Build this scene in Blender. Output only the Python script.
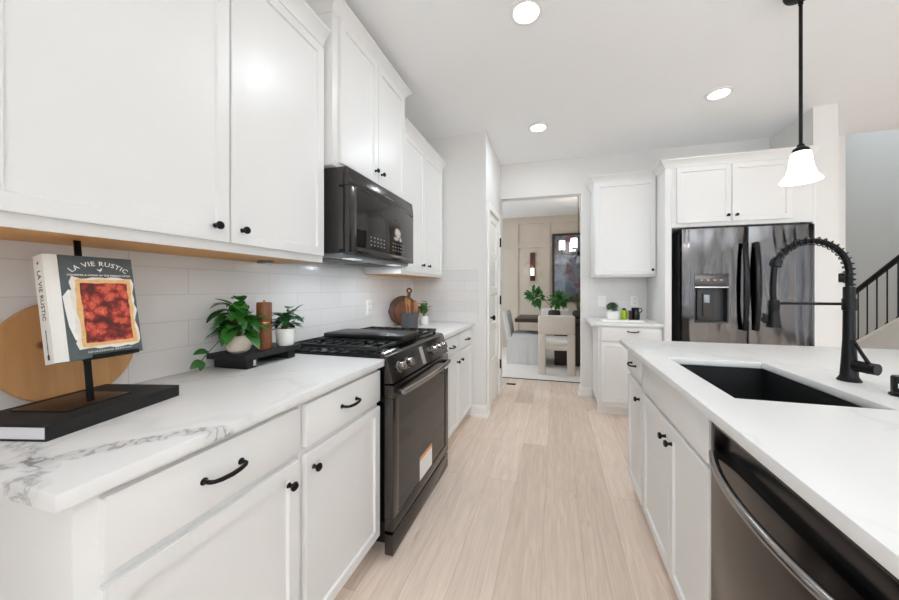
import bpy, bmesh, math, random
from mathutils import Vector, Matrix, Euler
PI = math.pi
random.seed(7)
SC = bpy.context.scene
COL = SC.collection
for _o in list(bpy.data.objects):
    bpy.data.objects.remove(_o)

# ---------------------------------------------------------------- camera, world, daylight, exposure
cam_d = bpy.data.cameras.new('camera')
cam = bpy.data.objects.new('camera', cam_d); COL.objects.link(cam)
cam.location = (0, 0, 1.2415)
cam.rotation_euler = (PI/2, 0, math.radians(14.96))
cam_d.sensor_width = 36.0
cam_d.lens = 320.0/899*36
cam_d.shift_x = -(470-449.5)/899
cam_d.shift_y = -(300-289)/899
cam_d.clip_start = 0.02
SC.camera = cam

SC.view_settings.view_transform = 'Standard'
SC.view_settings.look = 'None'
SC.view_settings.gamma = 1
SC.view_settings.use_curve_mapping = False
SC.view_settings.exposure = -0.1
SC.cycles.max_bounces = 14
SC.cycles.diffuse_bounces = 12
SC.cycles.glossy_bounces = 5
SC.cycles.transmission_bounces = 6
SC.cycles.sample_clamp_indirect = 6
SC.cycles.use_denoising = True
SC.cycles.caustics_reflective = False
SC.cycles.caustics_refractive = False

w = bpy.data.worlds.new('sky'); SC.world = w; w.use_nodes = True
w.node_tree.nodes['Background'].inputs[0].default_value = (0.86, 0.93, 1.0, 1)
w.node_tree.nodes['Background'].inputs[1].default_value = 1.0

def area(name, loc, rot, sx, sy, power, col=(1, 1, 1), spread=PI):
    l = bpy.data.lights.new(name, 'AREA'); l.shape = 'RECTANGLE'
    l.size = sx; l.size_y = sy; l.energy = power; l.color = col; l.spread = spread
    o = bpy.data.objects.new(name, l); COL.objects.link(o)
    o.location = loc; o.rotation_euler = rot
    return o
DAY = (0.79, 0.90, 1.0)
# daylight through the windows: rear wall (behind the camera), right wall, dining room; plus fill lights added at left and in the stairwell
for x in (-0.1, 2.1, 4.3):
    area('window_and_fill_light', (x, -7.62, 1.25), (PI/2, 0, 0), 1.7, 2.1, 17, DAY)
for y in (-5.2, -1.8, 1.2):
    area('window_and_fill_light', (5.62, y, 1.2), (PI/2, 0, PI/2), 1.7, 2.0, 10, DAY)
area('window_and_fill_light', (-1.25, -3.0, 1.3), (PI/2, 0, -PI/2), 1.6, 1.8, 78, DAY)  # left window light made up to brighten the island side
area('window_and_fill_light', (-2.9, 5.4, 1.45), (PI/2, 0, -PI/2), 1.6, 1.8, 40, DAY)
area('window_and_fill_light', (4.2, 6.6, 5.5), (0, 0, 0), 2.4, 3.0, 92, DAY)  # no window here; overhead light added to brighten the stairwell
# added unseen fill light aimed at the ceiling of the living room behind the camera
area('added_bounce_fill', (2.2, -4.4, 0.9), (PI, 0, 0), 4.5, 3.0, 375, (0.81, 0.915, 1.0), math.radians(150))

# ---------------------------------------------------------------- helpers
class MB:
    def __init__(s):
        s.bm = bmesh.new()
    def merge(s, b2):
        me = bpy.data.meshes.new('tmp'); b2.to_mesh(me); b2.free()
        s.bm.from_mesh(me); bpy.data.meshes.remove(me)
        return s
    def box(s, x0, x1, y0, y1, z0, z1, bev=0.0, M=None, seg=2):
        b = bmesh.new()
        bmesh.ops.create_cube(b, size=1)
        for v in b.verts:
            v.co = Vector(((x0+x1)/2 + v.co.x*(x1-x0), (y0+y1)/2 + v.co.y*(y1-y0), (z0+z1)/2 + v.co.z*(z1-z0)))
        if bev:
            bmesh.ops.bevel(b, geom=list(b.edges), offset=bev, segments=seg, affect='EDGES', profile=0.5)
        if M is not None: b.transform(M)
        return s.merge(b)
    def lathe(s, prof, c=(0, 0, 0), seg=32, M=None, rot=None):
        # prof: (r, z); rot: matrix taking +Z to the axis
        b = bmesh.new(); rings = []
        for r, z in prof:
            if r < 1e-6:
                rings.append([b.verts.new((0, 0, z))])
            else:
                rings.append([b.verts.new((r*math.cos(2*PI*k/seg), r*math.sin(2*PI*k/seg), z)) for k in range(seg)])
        for a, d in zip(rings, rings[1:]):
            for k in range(seg):
                k2 = (k+1) % seg
                if len(a) == 1 and len(d) == 1: continue
                if len(a) == 1: b.faces.new((a[0], d[k2], d[k]))
                elif len(d) == 1: b.faces.new((a[k], a[k2], d[0]))
                else: b.faces.new((a[k], a[k2], d[k2], d[k]))
        bmesh.ops.recalc_face_normals(b, faces=list(b.faces))
        T = Matrix.Translation(c)
        if rot is not None: T = T @ rot
        b.transform(T)
        if M is not None: b.transform(M)
        return s.merge(b)
    def cyl(s, p0, p1, r, seg=16, r1=None):
        p0, p1 = Vector(p0), Vector(p1); d = p1-p0
        q = d.to_track_quat('Z', 'Y').to_matrix().to_4x4()
        if r1 is None: r1 = r
        return s.lathe([(0, 0), (r, 0), (r1, d.length), (0, d.length)], p0, seg, rot=q)
    def tube(s, pts, r, seg=10, caps=True, flat=None, upv=None):
        # r: number or list; flat=(a,b) scales the section along side/up
        pts = [Vector(p) for p in pts]; n = len(pts)
        rs = r if isinstance(r, (list, tuple)) else [r]*n
        b = bmesh.new(); rings = []
        t0 = (pts[1]-pts[0]).normalized()
        ref = Vector(upv) if upv else (Vector((0, 0, 1)) if abs(t0.z) < 0.9 else Vector((1, 0, 0)))
        side = t0.cross(ref).normalized()
        for i in range(n):
            t = (pts[min(i+1, n-1)]-pts[max(i-1, 0)]).normalized()
            side = (side - t*side.dot(t)).normalized(); up = side.cross(t)
            fa, fb = flat if flat else (1, 1)
            rings.append([b.verts.new(pts[i] + side*(rs[i]*fa*math.cos(2*PI*k/seg)) + up*(rs[i]*fb*math.sin(2*PI*k/seg))) for k in range(seg)])
        for a, d in zip(rings, rings[1:]):
            for k in range(seg):
                b.faces.new((a[k], a[(k+1) % seg], d[(k+1) % seg], d[k]))
        if caps:
            b.faces.new(rings[0][::-1]); b.faces.new(rings[-1])
        bmesh.ops.recalc_face_normals(b, faces=list(b.faces))
        return s.merge(b)
    def prism(s, poly, h0, h1, axis='z', bev=0.0, M=None):
        # axis z: poly (x,y); axis y: poly (x,z); axis x: poly (y,z)
        b = bmesh.new()
        def P(p, h):
            if axis == 'z': return (p[0], p[1], h)
            if axis == 'y': return (p[0], h, p[1])
            return (h, p[0], p[1])
        a = [b.verts.new(P(p, h0)) for p in poly]; c = [b.verts.new(P(p, h1)) for p in poly]
        n = len(poly)
        b.faces.new(a); b.faces.new(c[::-1])
        for k in range(n):
            b.faces.new((a[k], c[k], c[(k+1) % n], a[(k+1) % n]))
        bmesh.ops.recalc_face_normals(b, faces=list(b.faces))
        if bev:
            bmesh.ops.bevel(b, geom=list(b.edges), offset=bev, segments=2, affect='EDGES', profile=0.5)
        if M is not None: b.transform(M)
        return s.merge(b)
    def slab_hole(s, x0, x1, y0, y1, z0, z1, hole, bev=0.003):
        b = bmesh.new(); hx0, hx1, hy0, hy1 = hole
        xs = (x0, hx0, hx1, x1); ys = (y0, hy0, hy1, y1)
        for z in (z0, z1):
            g = [[b.verts.new((x, y, z)) for y in ys] for x in xs]
            for i in range(3):
                for j in range(3):
                    if i == 1 and j == 1: continue
                    b.faces.new((g[i][j], g[i+1][j], g[i+1][j+1], g[i][j+1]))
            if z == z0: g0 = g
        out = [(0, 0), (1, 0), (2, 0), (3, 0), (3, 1), (3, 2), (3, 3), (2, 3), (1, 3), (0, 3), (0, 2), (0, 1)]
        inn = [(1, 1), (2, 1), (2, 2), (1, 2)]
        for lp in (out, inn):
            for k in range(len(lp)):
                p, q = lp[k], lp[(k+1) % len(lp)]
                b.faces.new((g0[p[0]][p[1]], g0[q[0]][q[1]], g[q[0]][q[1]], g[p[0]][p[1]]))
        bmesh.ops.recalc_face_normals(b, faces=list(b.faces))
        es = [e for e in b.edges if len(e.link_faces) == 2 and e.calc_face_angle(0) > 0.5]
        bmesh.ops.bevel(b, geom=es, offset=bev, segments=2, affect='EDGES', profile=0.5)
        return s.merge(b)
    def sweep(s, path, prof):
        # path: xy polyline; prof: (out, z) closed; out is to the RIGHT of travel
        b = bmesh.new(); n = len(path); rings = []
        P = [Vector(p) for p in path]
        for i in range(n):
            d0 = (P[i]-P[i-1]).normalized() if i > 0 else None
            d1 = (P[i+1]-P[i]).normalized() if i < n-1 else None
            n0 = Vector((d0.y, -d0.x)) if d0 else None
            n1 = Vector((d1.y, -d1.x)) if d1 else None
            if n0 is None: m = n1
            elif n1 is None: m = n0
            else:
                m = (n0+n1).normalized(); m = m/max(0.3, m.dot(n0))
            rings.append([b.verts.new((P[i].x+m.x*o, P[i].y+m.y*o, z)) for o, z in prof])
        k = len(prof)
        for a, c in zip(rings, rings[1:]):
            for j in range(k):
                b.faces.new((a[j], a[(j+1) % k], c[(j+1) % k], c[j]))
        b.faces.new(rings[0]); b.faces.new(rings[-1][::-1])
        bmesh.ops.recalc_face_normals(b, faces=list(b.faces))
        return s.merge(b)
    def xf(s, M):
        s.bm.transform(M); return s

def obj(name, mb, mat, parent=None, smooth=True, kind=None, label=None, ang=35):
    me = bpy.data.meshes.new(name)
    off = Vector((0, 0, 0)); p = parent
    while p is not None:
        off += p.location; p = p.parent
    mb.bm.transform(Matrix.Translation(-off))
    mb.bm.to_mesh(me); mb.bm.free()
    if isinstance(mat, (list, tuple)):
        for m in mat: me.materials.append(m)
    else: me.materials.append(mat)
    if smooth and len(me.polygons):
        me.shade_smooth(); me.set_sharp_from_angle(angle=math.radians(ang))
    o = bpy.data.objects.new(name, me); COL.objects.link(o)
    if parent is not None: o.parent = parent
    if kind: o['kind'] = kind
    if label: o['label'] = label
    return o
def thing(name, label, cat, loc=(0, 0, 0), group=None, kind=None):
    o = bpy.data.objects.new(name, None); COL.objects.link(o)
    o.empty_display_size = 0.1
    o.location = loc; o['label'] = label; o['category'] = cat
    if group: o['group'] = group
    if kind: o['kind'] = kind
    return o
def tag(o, label, cat, group=None):
    o['label'] = label; o['category'] = cat
    if group: o['group'] = group
    return o
def struct(name, mb, mat, parent=None, smooth=False):
    return obj(name, mb, mat, parent, smooth, kind=None if parent else 'structure')
def dup(root, loc, label=None):
    r = root.copy(); COL.objects.link(r); r.location = loc
    if label: r['label'] = label
    for ch in list(root.children):
        c = ch.copy(); COL.objects.link(c); c.parent = r
        for g in ch.children:
            d = g.copy(); COL.objects.link(d); d.parent = c
    return r
def Rz(a): return Matrix.Rotation(a, 4, 'Z')
def Rx(a): return Matrix.Rotation(a, 4, 'X')
def Ry(a): return Matrix.Rotation(a, 4, 'Y')
def Tr(x, y, z): return Matrix.Translation((x, y, z))

# ---------------------------------------------------------------- materials
def srgb(r, g, b):
    f = lambda c: (c/255/12.92) if c/255 <= 0.04045 else ((c/255+0.055)/1.055)**2.4
    return (f(r), f(g), f(b), 1)
def base_mat(name):
    m = bpy.data.materials.new(name); m.use_nodes = True
    nt = m.node_tree; return m, nt, nt.nodes['Principled BSDF'], nt.nodes, nt.links
def mat(name, col, rough=0.5, metal=0.0, var=0.04, scale=6.0, bump=0.0, bscale=200.0, spec=0.5, coat=0.0, stretch=None, rvar=0.0, sheen=0.0):
    m, nt, p, N, L = base_mat(name)
    tc = N.new('ShaderNodeTexCoord'); mp = N.new('ShaderNodeMapping')
    L.new(tc.outputs['Object'], mp.inputs[0])
    if stretch: mp.inputs['Scale'].default_value = stretch
    no = N.new('ShaderNodeTexNoise'); no.inputs['Scale'].default_value = scale; no.inputs['Detail'].default_value = 4
    L.new(mp.outputs[0], no.inputs['Vector'])
    mx = N.new('ShaderNodeMix'); mx.data_type = 'RGBA'
    c = Vector(col[:3])
    mx.inputs[6].default_value = (*(c*(1-var)), 1); mx.inputs[7].default_value = (*[min(1, v) for v in c*(1+var)], 1)
    L.new(no.outputs['Fac'], mx.inputs[0]); L.new(mx.outputs[2], p.inputs['Base Color'])
    p.inputs['Roughness'].default_value = rough; p.inputs['Metallic'].default_value = metal
    p.inputs['Specular IOR Level'].default_value = spec
    p.inputs['Coat Weight'].default_value = coat
    p.inputs['Sheen Weight'].default_value = sheen
    if rvar:
        mr = N.new('ShaderNodeMapRange'); mr.inputs[3].default_value = rough-rvar; mr.inputs[4].default_value = rough+rvar
        L.new(no.outputs['Fac'], mr.inputs[0]); L.new(mr.outputs[0], p.inputs['Roughness'])
    if bump:
        n2 = N.new('ShaderNodeTexNoise'); n2.inputs['Scale'].default_value = bscale
        L.new(mp.outputs[0], n2.inputs['Vector'])
        bp = N.new('ShaderNodeBump'); bp.inputs['Strength'].default_value = bump; bp.inputs['Distance'].default_value = 0.002
        L.new(n2.outputs['Fac'], bp.inputs['Height']); L.new(bp.outputs[0], p.inputs['Normal'])
    return m
def emit_mat(name, col, strength):
    m, nt, p, N, L = base_mat(name)
    p.inputs['Base Color'].default_value = col
    p.inputs['Emission Color'].default_value = col; p.inputs['Emission Strength'].default_value = strength
    return m

M_wall = mat('wall_paint', srgb(224, 223, 221), 0.75, var=0.01, bump=0.05, bscale=300)
M_ceil = mat('ceiling_paint', srgb(245, 247, 249), 0.85, var=0.01, bump=0.05, bscale=300)
M_trim = mat('trim_paint', srgb(238, 237, 234), 0.4, var=0.01)
M_cab = mat('cabinet_paint', srgb(228, 228, 227), 0.32, var=0.01)
M_taupe = mat('taupe_panel_paint', srgb(204, 192, 178), 0.6, var=0.02)
M_stairwall = mat('stairwell_paint', srgb(206, 204, 200), 0.8, var=0.03, scale=2)
M_tan = mat('raw_birch', srgb(214, 160, 96), 0.55, var=0.12, scale=10, stretch=(8, 1, 8))
M_black = mat('matte_black_metal', srgb(9, 9, 10), 0.42, var=0.1, spec=0.25)
M_blackgloss = mat('black_enamel', srgb(9, 9, 10), 0.22, var=0.1, spec=0.35)
M_iron = mat('cast_iron', srgb(20, 20, 22), 0.4, var=0.2, bump=0.2)
def steel_mat(name, col, rough, wave):
    m, nt, p, N, L = base_mat(name)
    tc = N.new('ShaderNodeTexCoord')
    mp = N.new('ShaderNodeMapping'); mp.inputs['Scale'].default_value = (7, 7, 1.1); L.new(tc.outputs['Object'], mp.inputs[0])
    n = N.new('ShaderNodeTexNoise'); n.inputs['Scale'].default_value = 1; n.inputs['Detail'].default_value = 1; L.new(mp.outputs[0], n.inputs['Vector'])
    bp = N.new('ShaderNodeBump'); bp.inputs['Strength'].default_value = wave; bp.inputs['Distance'].default_value = 0.02
    L.new(n.outputs['Fac'], bp.inputs['Height']); L.new(bp.outputs[0], p.inputs['Normal'])
    m2 = N.new('ShaderNodeMapping'); m2.inputs['Scale'].default_value = (4, 4, 220); L.new(tc.outputs['Object'], m2.inputs[0])
    n2 = N.new('ShaderNodeTexNoise'); n2.inputs['Scale'].default_value = 2; L.new(m2.outputs[0], n2.inputs['Vector'])
    mx = N.new('ShaderNodeMix'); mx.data_type = 'RGBA'; c = Vector(col[:3]); mx.inputs[6].default_value = (*(c*0.9), 1); mx.inputs[7].default_value = (*(c*1.1), 1)
    L.new(n2.outputs['Fac'], mx.inputs[0]); L.new(mx.outputs[2], p.inputs['Base Color'])
    p.inputs['Roughness'].default_value = rough; p.inputs['Metallic'].default_value = 1.0
    return m
M_bss = steel_mat('black_stainless', srgb(84, 80, 78), 0.2, 0.12)
M_handle = mat('dark_handle_metal', srgb(44, 43, 43), 0.22, 0.9, var=0.05)
M_fridge = steel_mat('black_stainless_door', srgb(92, 90, 90), 0.10, 0.75)
M_bssh = mat('black_stainless_bright', srgb(150, 145, 142), 0.2, 0.95, var=0.05)
M_sink = mat('sink_composite', srgb(22, 22, 23), 0.45, var=0.2, scale=60)
M_glass_dark = mat('dark_oven_glass', srgb(30, 26, 24), 0.07, 0.0, var=0.1, spec=0.55)
M_walnut = mat('walnut', srgb(120, 70, 36), 0.45, var=0.5, scale=14, stretch=(4, 4, 0.5))
M_acacia = mat('acacia', srgb(84, 50, 30), 0.45, var=0.45, scale=12, stretch=(0.6, 2, 5))
M_espresso = mat('espresso_wood', srgb(52, 36, 30), 0.4, var=0.25, scale=12, stretch=(1, 6, 6))
M_blackbook = mat('black_linen', srgb(26, 23, 22), 0.75, var=0.12, scale=60, bump=0.2, bscale=500)
M_paper = mat('paper_pages', srgb(236, 236, 240), 0.8, var=0.05, scale=4, stretch=(1, 1, 300))
M_blackwood = mat('black_stained_wood', srgb(20, 20, 21), 0.55, var=0.2, scale=20, stretch=(1, 1, 6))
M_leaf = mat('green_leaf', srgb(52, 112, 42), 0.38, var=0.45, scale=16)
M_leaf2 = mat('deep_green_leaf', srgb(40, 98, 52), 0.35, var=0.45, scale=16)
M_leafl = mat('light_green_leaf', srgb(104, 150, 66), 0.45, var=0.4, scale=10)
M_stem = mat('plant_stem', srgb(96, 104, 60), 0.6, var=0.2)
M_branch = mat('brown_branch', srgb(84, 62, 48), 0.7, var=0.2)
M_potbeige = mat('speckled_stoneware', srgb(216, 204, 188), 0.6, var=0.12, scale=60)
M_potwhite = mat('white_ceramic', srgb(236, 234, 230), 0.35, var=0.03)
M_soil = mat('soil', srgb(52, 42, 34), 0.9, var=0.3, scale=80)
M_gold = mat('brass', srgb(206, 168, 104), 0.25, 1.0, var=0.05)
M_crock = mat('charcoal_stoneware', srgb(72, 73, 76), 0.5, var=0.1, scale=20)
M_utensil = mat('olive_wood', srgb(176, 122, 70), 0.5, var=0.3, scale=20, stretch=(6, 6, 1))
M_cream = mat('cream_boucle', srgb(212, 203, 192), 0.95, var=0.08, scale=90, bump=0.6, bscale=160, sheen=0.3)
M_slip = mat('grey_linen', srgb(212, 212, 213), 0.9, var=0.06, scale=40, bump=0.2, bscale=300)
M_cushionwhite = mat('white_upholstery', srgb(238, 236, 232), 0.9, var=0.03)
M_rug = mat('ivory_rug', srgb(232, 228, 222), 0.95, var=0.05, scale=30, bump=0.4, bscale=200)
M_rugedge = mat('charcoal_binding', srgb(60, 60, 64), 0.9, var=0.1)
M_vase = mat('dark_clay', srgb(66, 63, 62), 0.6, var=0.12)
M_white_plastic = mat('white_plastic', srgb(240, 240, 238), 0.35, var=0.01)
M_dark_plastic = mat('dark_plastic', srgb(40, 40, 42), 0.4, var=0.05)
M_greyside = mat('grey_appliance_side', srgb(62, 60, 58), 0.45, 0.3, var=0.05)
M_under = mat('grey_hood_metal', srgb(150, 156, 164), 0.35, 0.6, var=0.05)
M_chrome = mat('chrome_band', srgb(200, 204, 210), 0.15, 1.0, var=0.03)
M_lime = mat('lime_glass', srgb(160, 190, 30), 0.15, 0.0, var=0.05, coat=0.5)
M_marblew = mat('white_marble', srgb(238, 237, 235), 0.3, var=0.04, scale=12)
M_stairgrey = mat('stair_trim_paint', srgb(228, 227, 225), 0.5, var=0.01)
M_tread = mat('grey_oak_tread', srgb(172, 158, 142), 0.55, var=0.15, scale=14, stretch=(6, 1, 1))
M_sconcewood = mat('reddish_wood', srgb(88, 48, 36), 0.5, var=0.3, scale=12, stretch=(6, 6, 1))
M_lamp = emit_mat('glowing_led_disc', (1, 0.98, 0.95, 1), 9.0)
M_shade = emit_mat('glowing_opal_glass', (1, 0.985, 0.96, 1), 1.1)
M_shade2 = emit_mat('glowing_dining_glass', (1, 0.97, 0.93, 1), 3.0)
M_hoodlamp = emit_mat('hood_lamp', (1, 1, 1, 1), 0.5)
M_display = emit_mat('lit_display', (0.30, 0.28, 0.24, 1), 0.12)
M_letterw = mat('white_ink', srgb(236, 234, 228), 0.6, var=0.02)
M_letterk = mat('black_ink', srgb(34, 34, 36), 0.6, var=0.02)
M_silver_ink = mat('silver_ink', srgb(168, 165, 162), 0.4, var=0.02)
M_bookcover = mat('chalkboard_cover', srgb(78, 88, 90), 0.5, var=0.35, scale=22)
M_cloth = mat('white_book_cloth', srgb(232, 230, 225), 0.7, var=0.04, scale=60)
M_parch = mat('parchment_print', srgb(226, 218, 208), 0.6, var=0.12, scale=60)
M_orange = mat('orange_print', srgb(226, 150, 90), 0.6, var=0.05)

def brick_mat(name, c1, c2, mortar, bw, rh, ax, msize=0.0016, rough=0.16, bumpd=0.15, off=0.5, sh=(0, 0, 0)):
    m, nt, p, N, L = base_mat(name)
    tc = N.new('ShaderNodeTexCoord'); sp = N.new('ShaderNodeSeparateXYZ'); cb = N.new('ShaderNodeCombineXYZ')
    L.new(tc.outputs['Object'], sp.inputs[0])
    L.new(sp.outputs['XYZ'.index(ax[0])], cb.inputs[0]); L.new(sp.outputs['XYZ'.index(ax[1])], cb.inputs[1])
    mp = N.new('ShaderNodeMapping'); mp.inputs['Location'].default_value = sh
    L.new(cb.outputs[0], mp.inputs[0])
    br = N.new('ShaderNodeTexBrick'); br.offset = off; br.offset_frequency = 2
    br.inputs['Scale'].default_value = 1; br.inputs['Brick Width'].default_value = bw; br.inputs['Row Height'].default_value = rh
    br.inputs['Mortar Size'].default_value = msize; br.inputs['Mortar Smooth'].default_value = 0.2; br.inputs['Bias'].default_value = 0
    br.inputs['Color1'].default_value = c1; br.inputs['Color2'].default_value = c2; br.inputs['Mortar'].default_value = mortar
    L.new(mp.outputs[0], br.inputs['Vector'])
    return m, nt, p, N, L, br, mp
def tile_mat(name, ax, sh=(0, 0, 0)):
    m, nt, p, N, L, br, mp = brick_mat(name, srgb(226, 224, 223), srgb(220, 218, 217), srgb(206, 203, 201), 0.37, 0.102, ax, 0.0016, sh=sh)
    L.new(br.outputs['Color'], p.inputs['Base Color']); p.inputs['Roughness'].default_value = 0.14
    no = N.new('ShaderNodeTexNoise'); no.inputs['Scale'].default_value = 9; L.new(mp.outputs[0], no.inputs['Vector'])
    ad = N.new('ShaderNodeMath'); ad.operation = 'MULTIPLY_ADD'; ad.inputs[1].default_value = 0.5
    iv = N.new('ShaderNodeMath'); iv.operation = 'SUBTRACT'; iv.inputs[0].default_value = 1
    L.new(br.outputs['Fac'], iv.inputs[1]); L.new(no.outputs['Fac'], ad.inputs[0]); L.new(iv.outputs[0], ad.inputs[2])
    bp = N.new('ShaderNodeBump'); bp.inputs['Strength'].default_value = 0.25; bp.inputs['Distance'].default_value = 0.003
    L.new(ad.outputs[0], bp.inputs['Height']); L.new(bp.outputs[0], p.inputs['Normal'])
    return m
M_tileL = tile_mat('glazed_tile_left', 'YZ', (-0.198+0.37, -0.914, 0))
M_tileB = tile_mat('glazed_tile_back', 'XZ', (0.12, -0.914, 0))

def floor_mat():
    m, nt, p, N, L, br, mp = brick_mat('oak_planks', (0, 0, 0, 1), (1, 1, 1, 1), (0.5, 0.5, 0.5, 1), 1.45, 0.185, 'YX', 0.0009, off=0.37, sh=(0.3, 0.06, 0))
    # per-plank value: black/white mix -> colour ramp
    cr = N.new('ShaderNodeMix'); cr.data_type = 'RGBA'
    cr.inputs[6].default_value = srgb(222, 203, 186); cr.inputs[7].default_value = srgb(242, 224, 209)
    L.new(br.outputs['Color'], cr.inputs[0])
    # grain, shifted per plank
    sc = N.new('ShaderNodeMapping'); sc.inputs['Scale'].default_value = (1.6, 22, 1)
    vm = N.new('ShaderNodeVectorMath'); vm.operation = 'MULTIPLY_ADD'; vm.inputs[1].default_value = (7, 3, 5)
    L.new(br.outputs['Color'], vm.inputs[0]); L.new(mp.outputs[0], vm.inputs[2]); L.new(vm.outputs[0], sc.inputs[0])
    g = N.new('ShaderNodeTexNoise'); g.inputs['Scale'].default_value = 2.2; g.inputs['Detail'].default_value = 8; g.inputs['Distortion'].default_value = 1.2
    L.new(sc.outputs[0], g.inputs['Vector'])
    rp = N.new('ShaderNodeMapRange'); rp.inputs[1].default_value = 0.3; rp.inputs[2].default_value = 0.75; rp.inputs[3].default_value = 0.84; rp.inputs[4].default_value = 1.07
    L.new(g.outputs['Fac'], rp.inputs[0])
    mu = N.new('ShaderNodeMix'); mu.data_type = 'RGBA'; mu.blend_type = 'MULTIPLY'; mu.inputs[0].default_value = 1
    L.new(cr.outputs[2], mu.inputs[6]); L.new(rp.outputs[0], mu.inputs[7])
    # knots
    kn = N.new('ShaderNodeTexNoise'); kn.inputs['Scale'].default_value = 1
    ks = N.new('ShaderNodeMapping'); ks.inputs['Scale'].default_value = (5, 11, 1); L.new(vm.outputs[0], ks.inputs[0]); L.new(ks.outputs[0], kn.inputs['Vector'])
    kr = N.new('ShaderNodeMapRange'); kr.inputs[1].default_value = 0.70; kr.inputs[2].default_value = 0.80; kr.inputs[3].default_value = 0; kr.inputs[4].default_value = 0.55
    L.new(kn.outputs['Fac'], kr.inputs[0])
    mk = N.new('ShaderNodeMix'); mk.data_type = 'RGBA'; mk.inputs[7].default_value = srgb(160, 130, 100)
    L.new(kr.outputs[0], mk.inputs[0]); L.new(mu.outputs[2], mk.inputs[6])
    # seams
    sm = N.new('ShaderNodeMix'); sm.data_type = 'RGBA'; sm.inputs[7].default_value = srgb(168, 142, 116)
    sf = N.new('ShaderNodeMath'); sf.operation = 'MULTIPLY'; sf.inputs[1].default_value = 0.75
    L.new(br.outputs['Fac'], sf.inputs[0]); L.new(sf.outputs[0], sm.inputs[0]); L.new(mk.outputs[2], sm.inputs[6])
    L.new(sm.outputs[2], p.inputs['Base Color'])
    p.inputs['Roughness'].default_value = 0.5
    bp = N.new('ShaderNodeBump'); bp.inputs['Strength'].default_value = 0.08; bp.inputs['Distance'].default_value = 0.002
    L.new(g.outputs['Fac'], bp.inputs['Height']); L.new(bp.outputs[0], p.inputs['Normal'])
    return m
M_floor = floor_mat()

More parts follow.
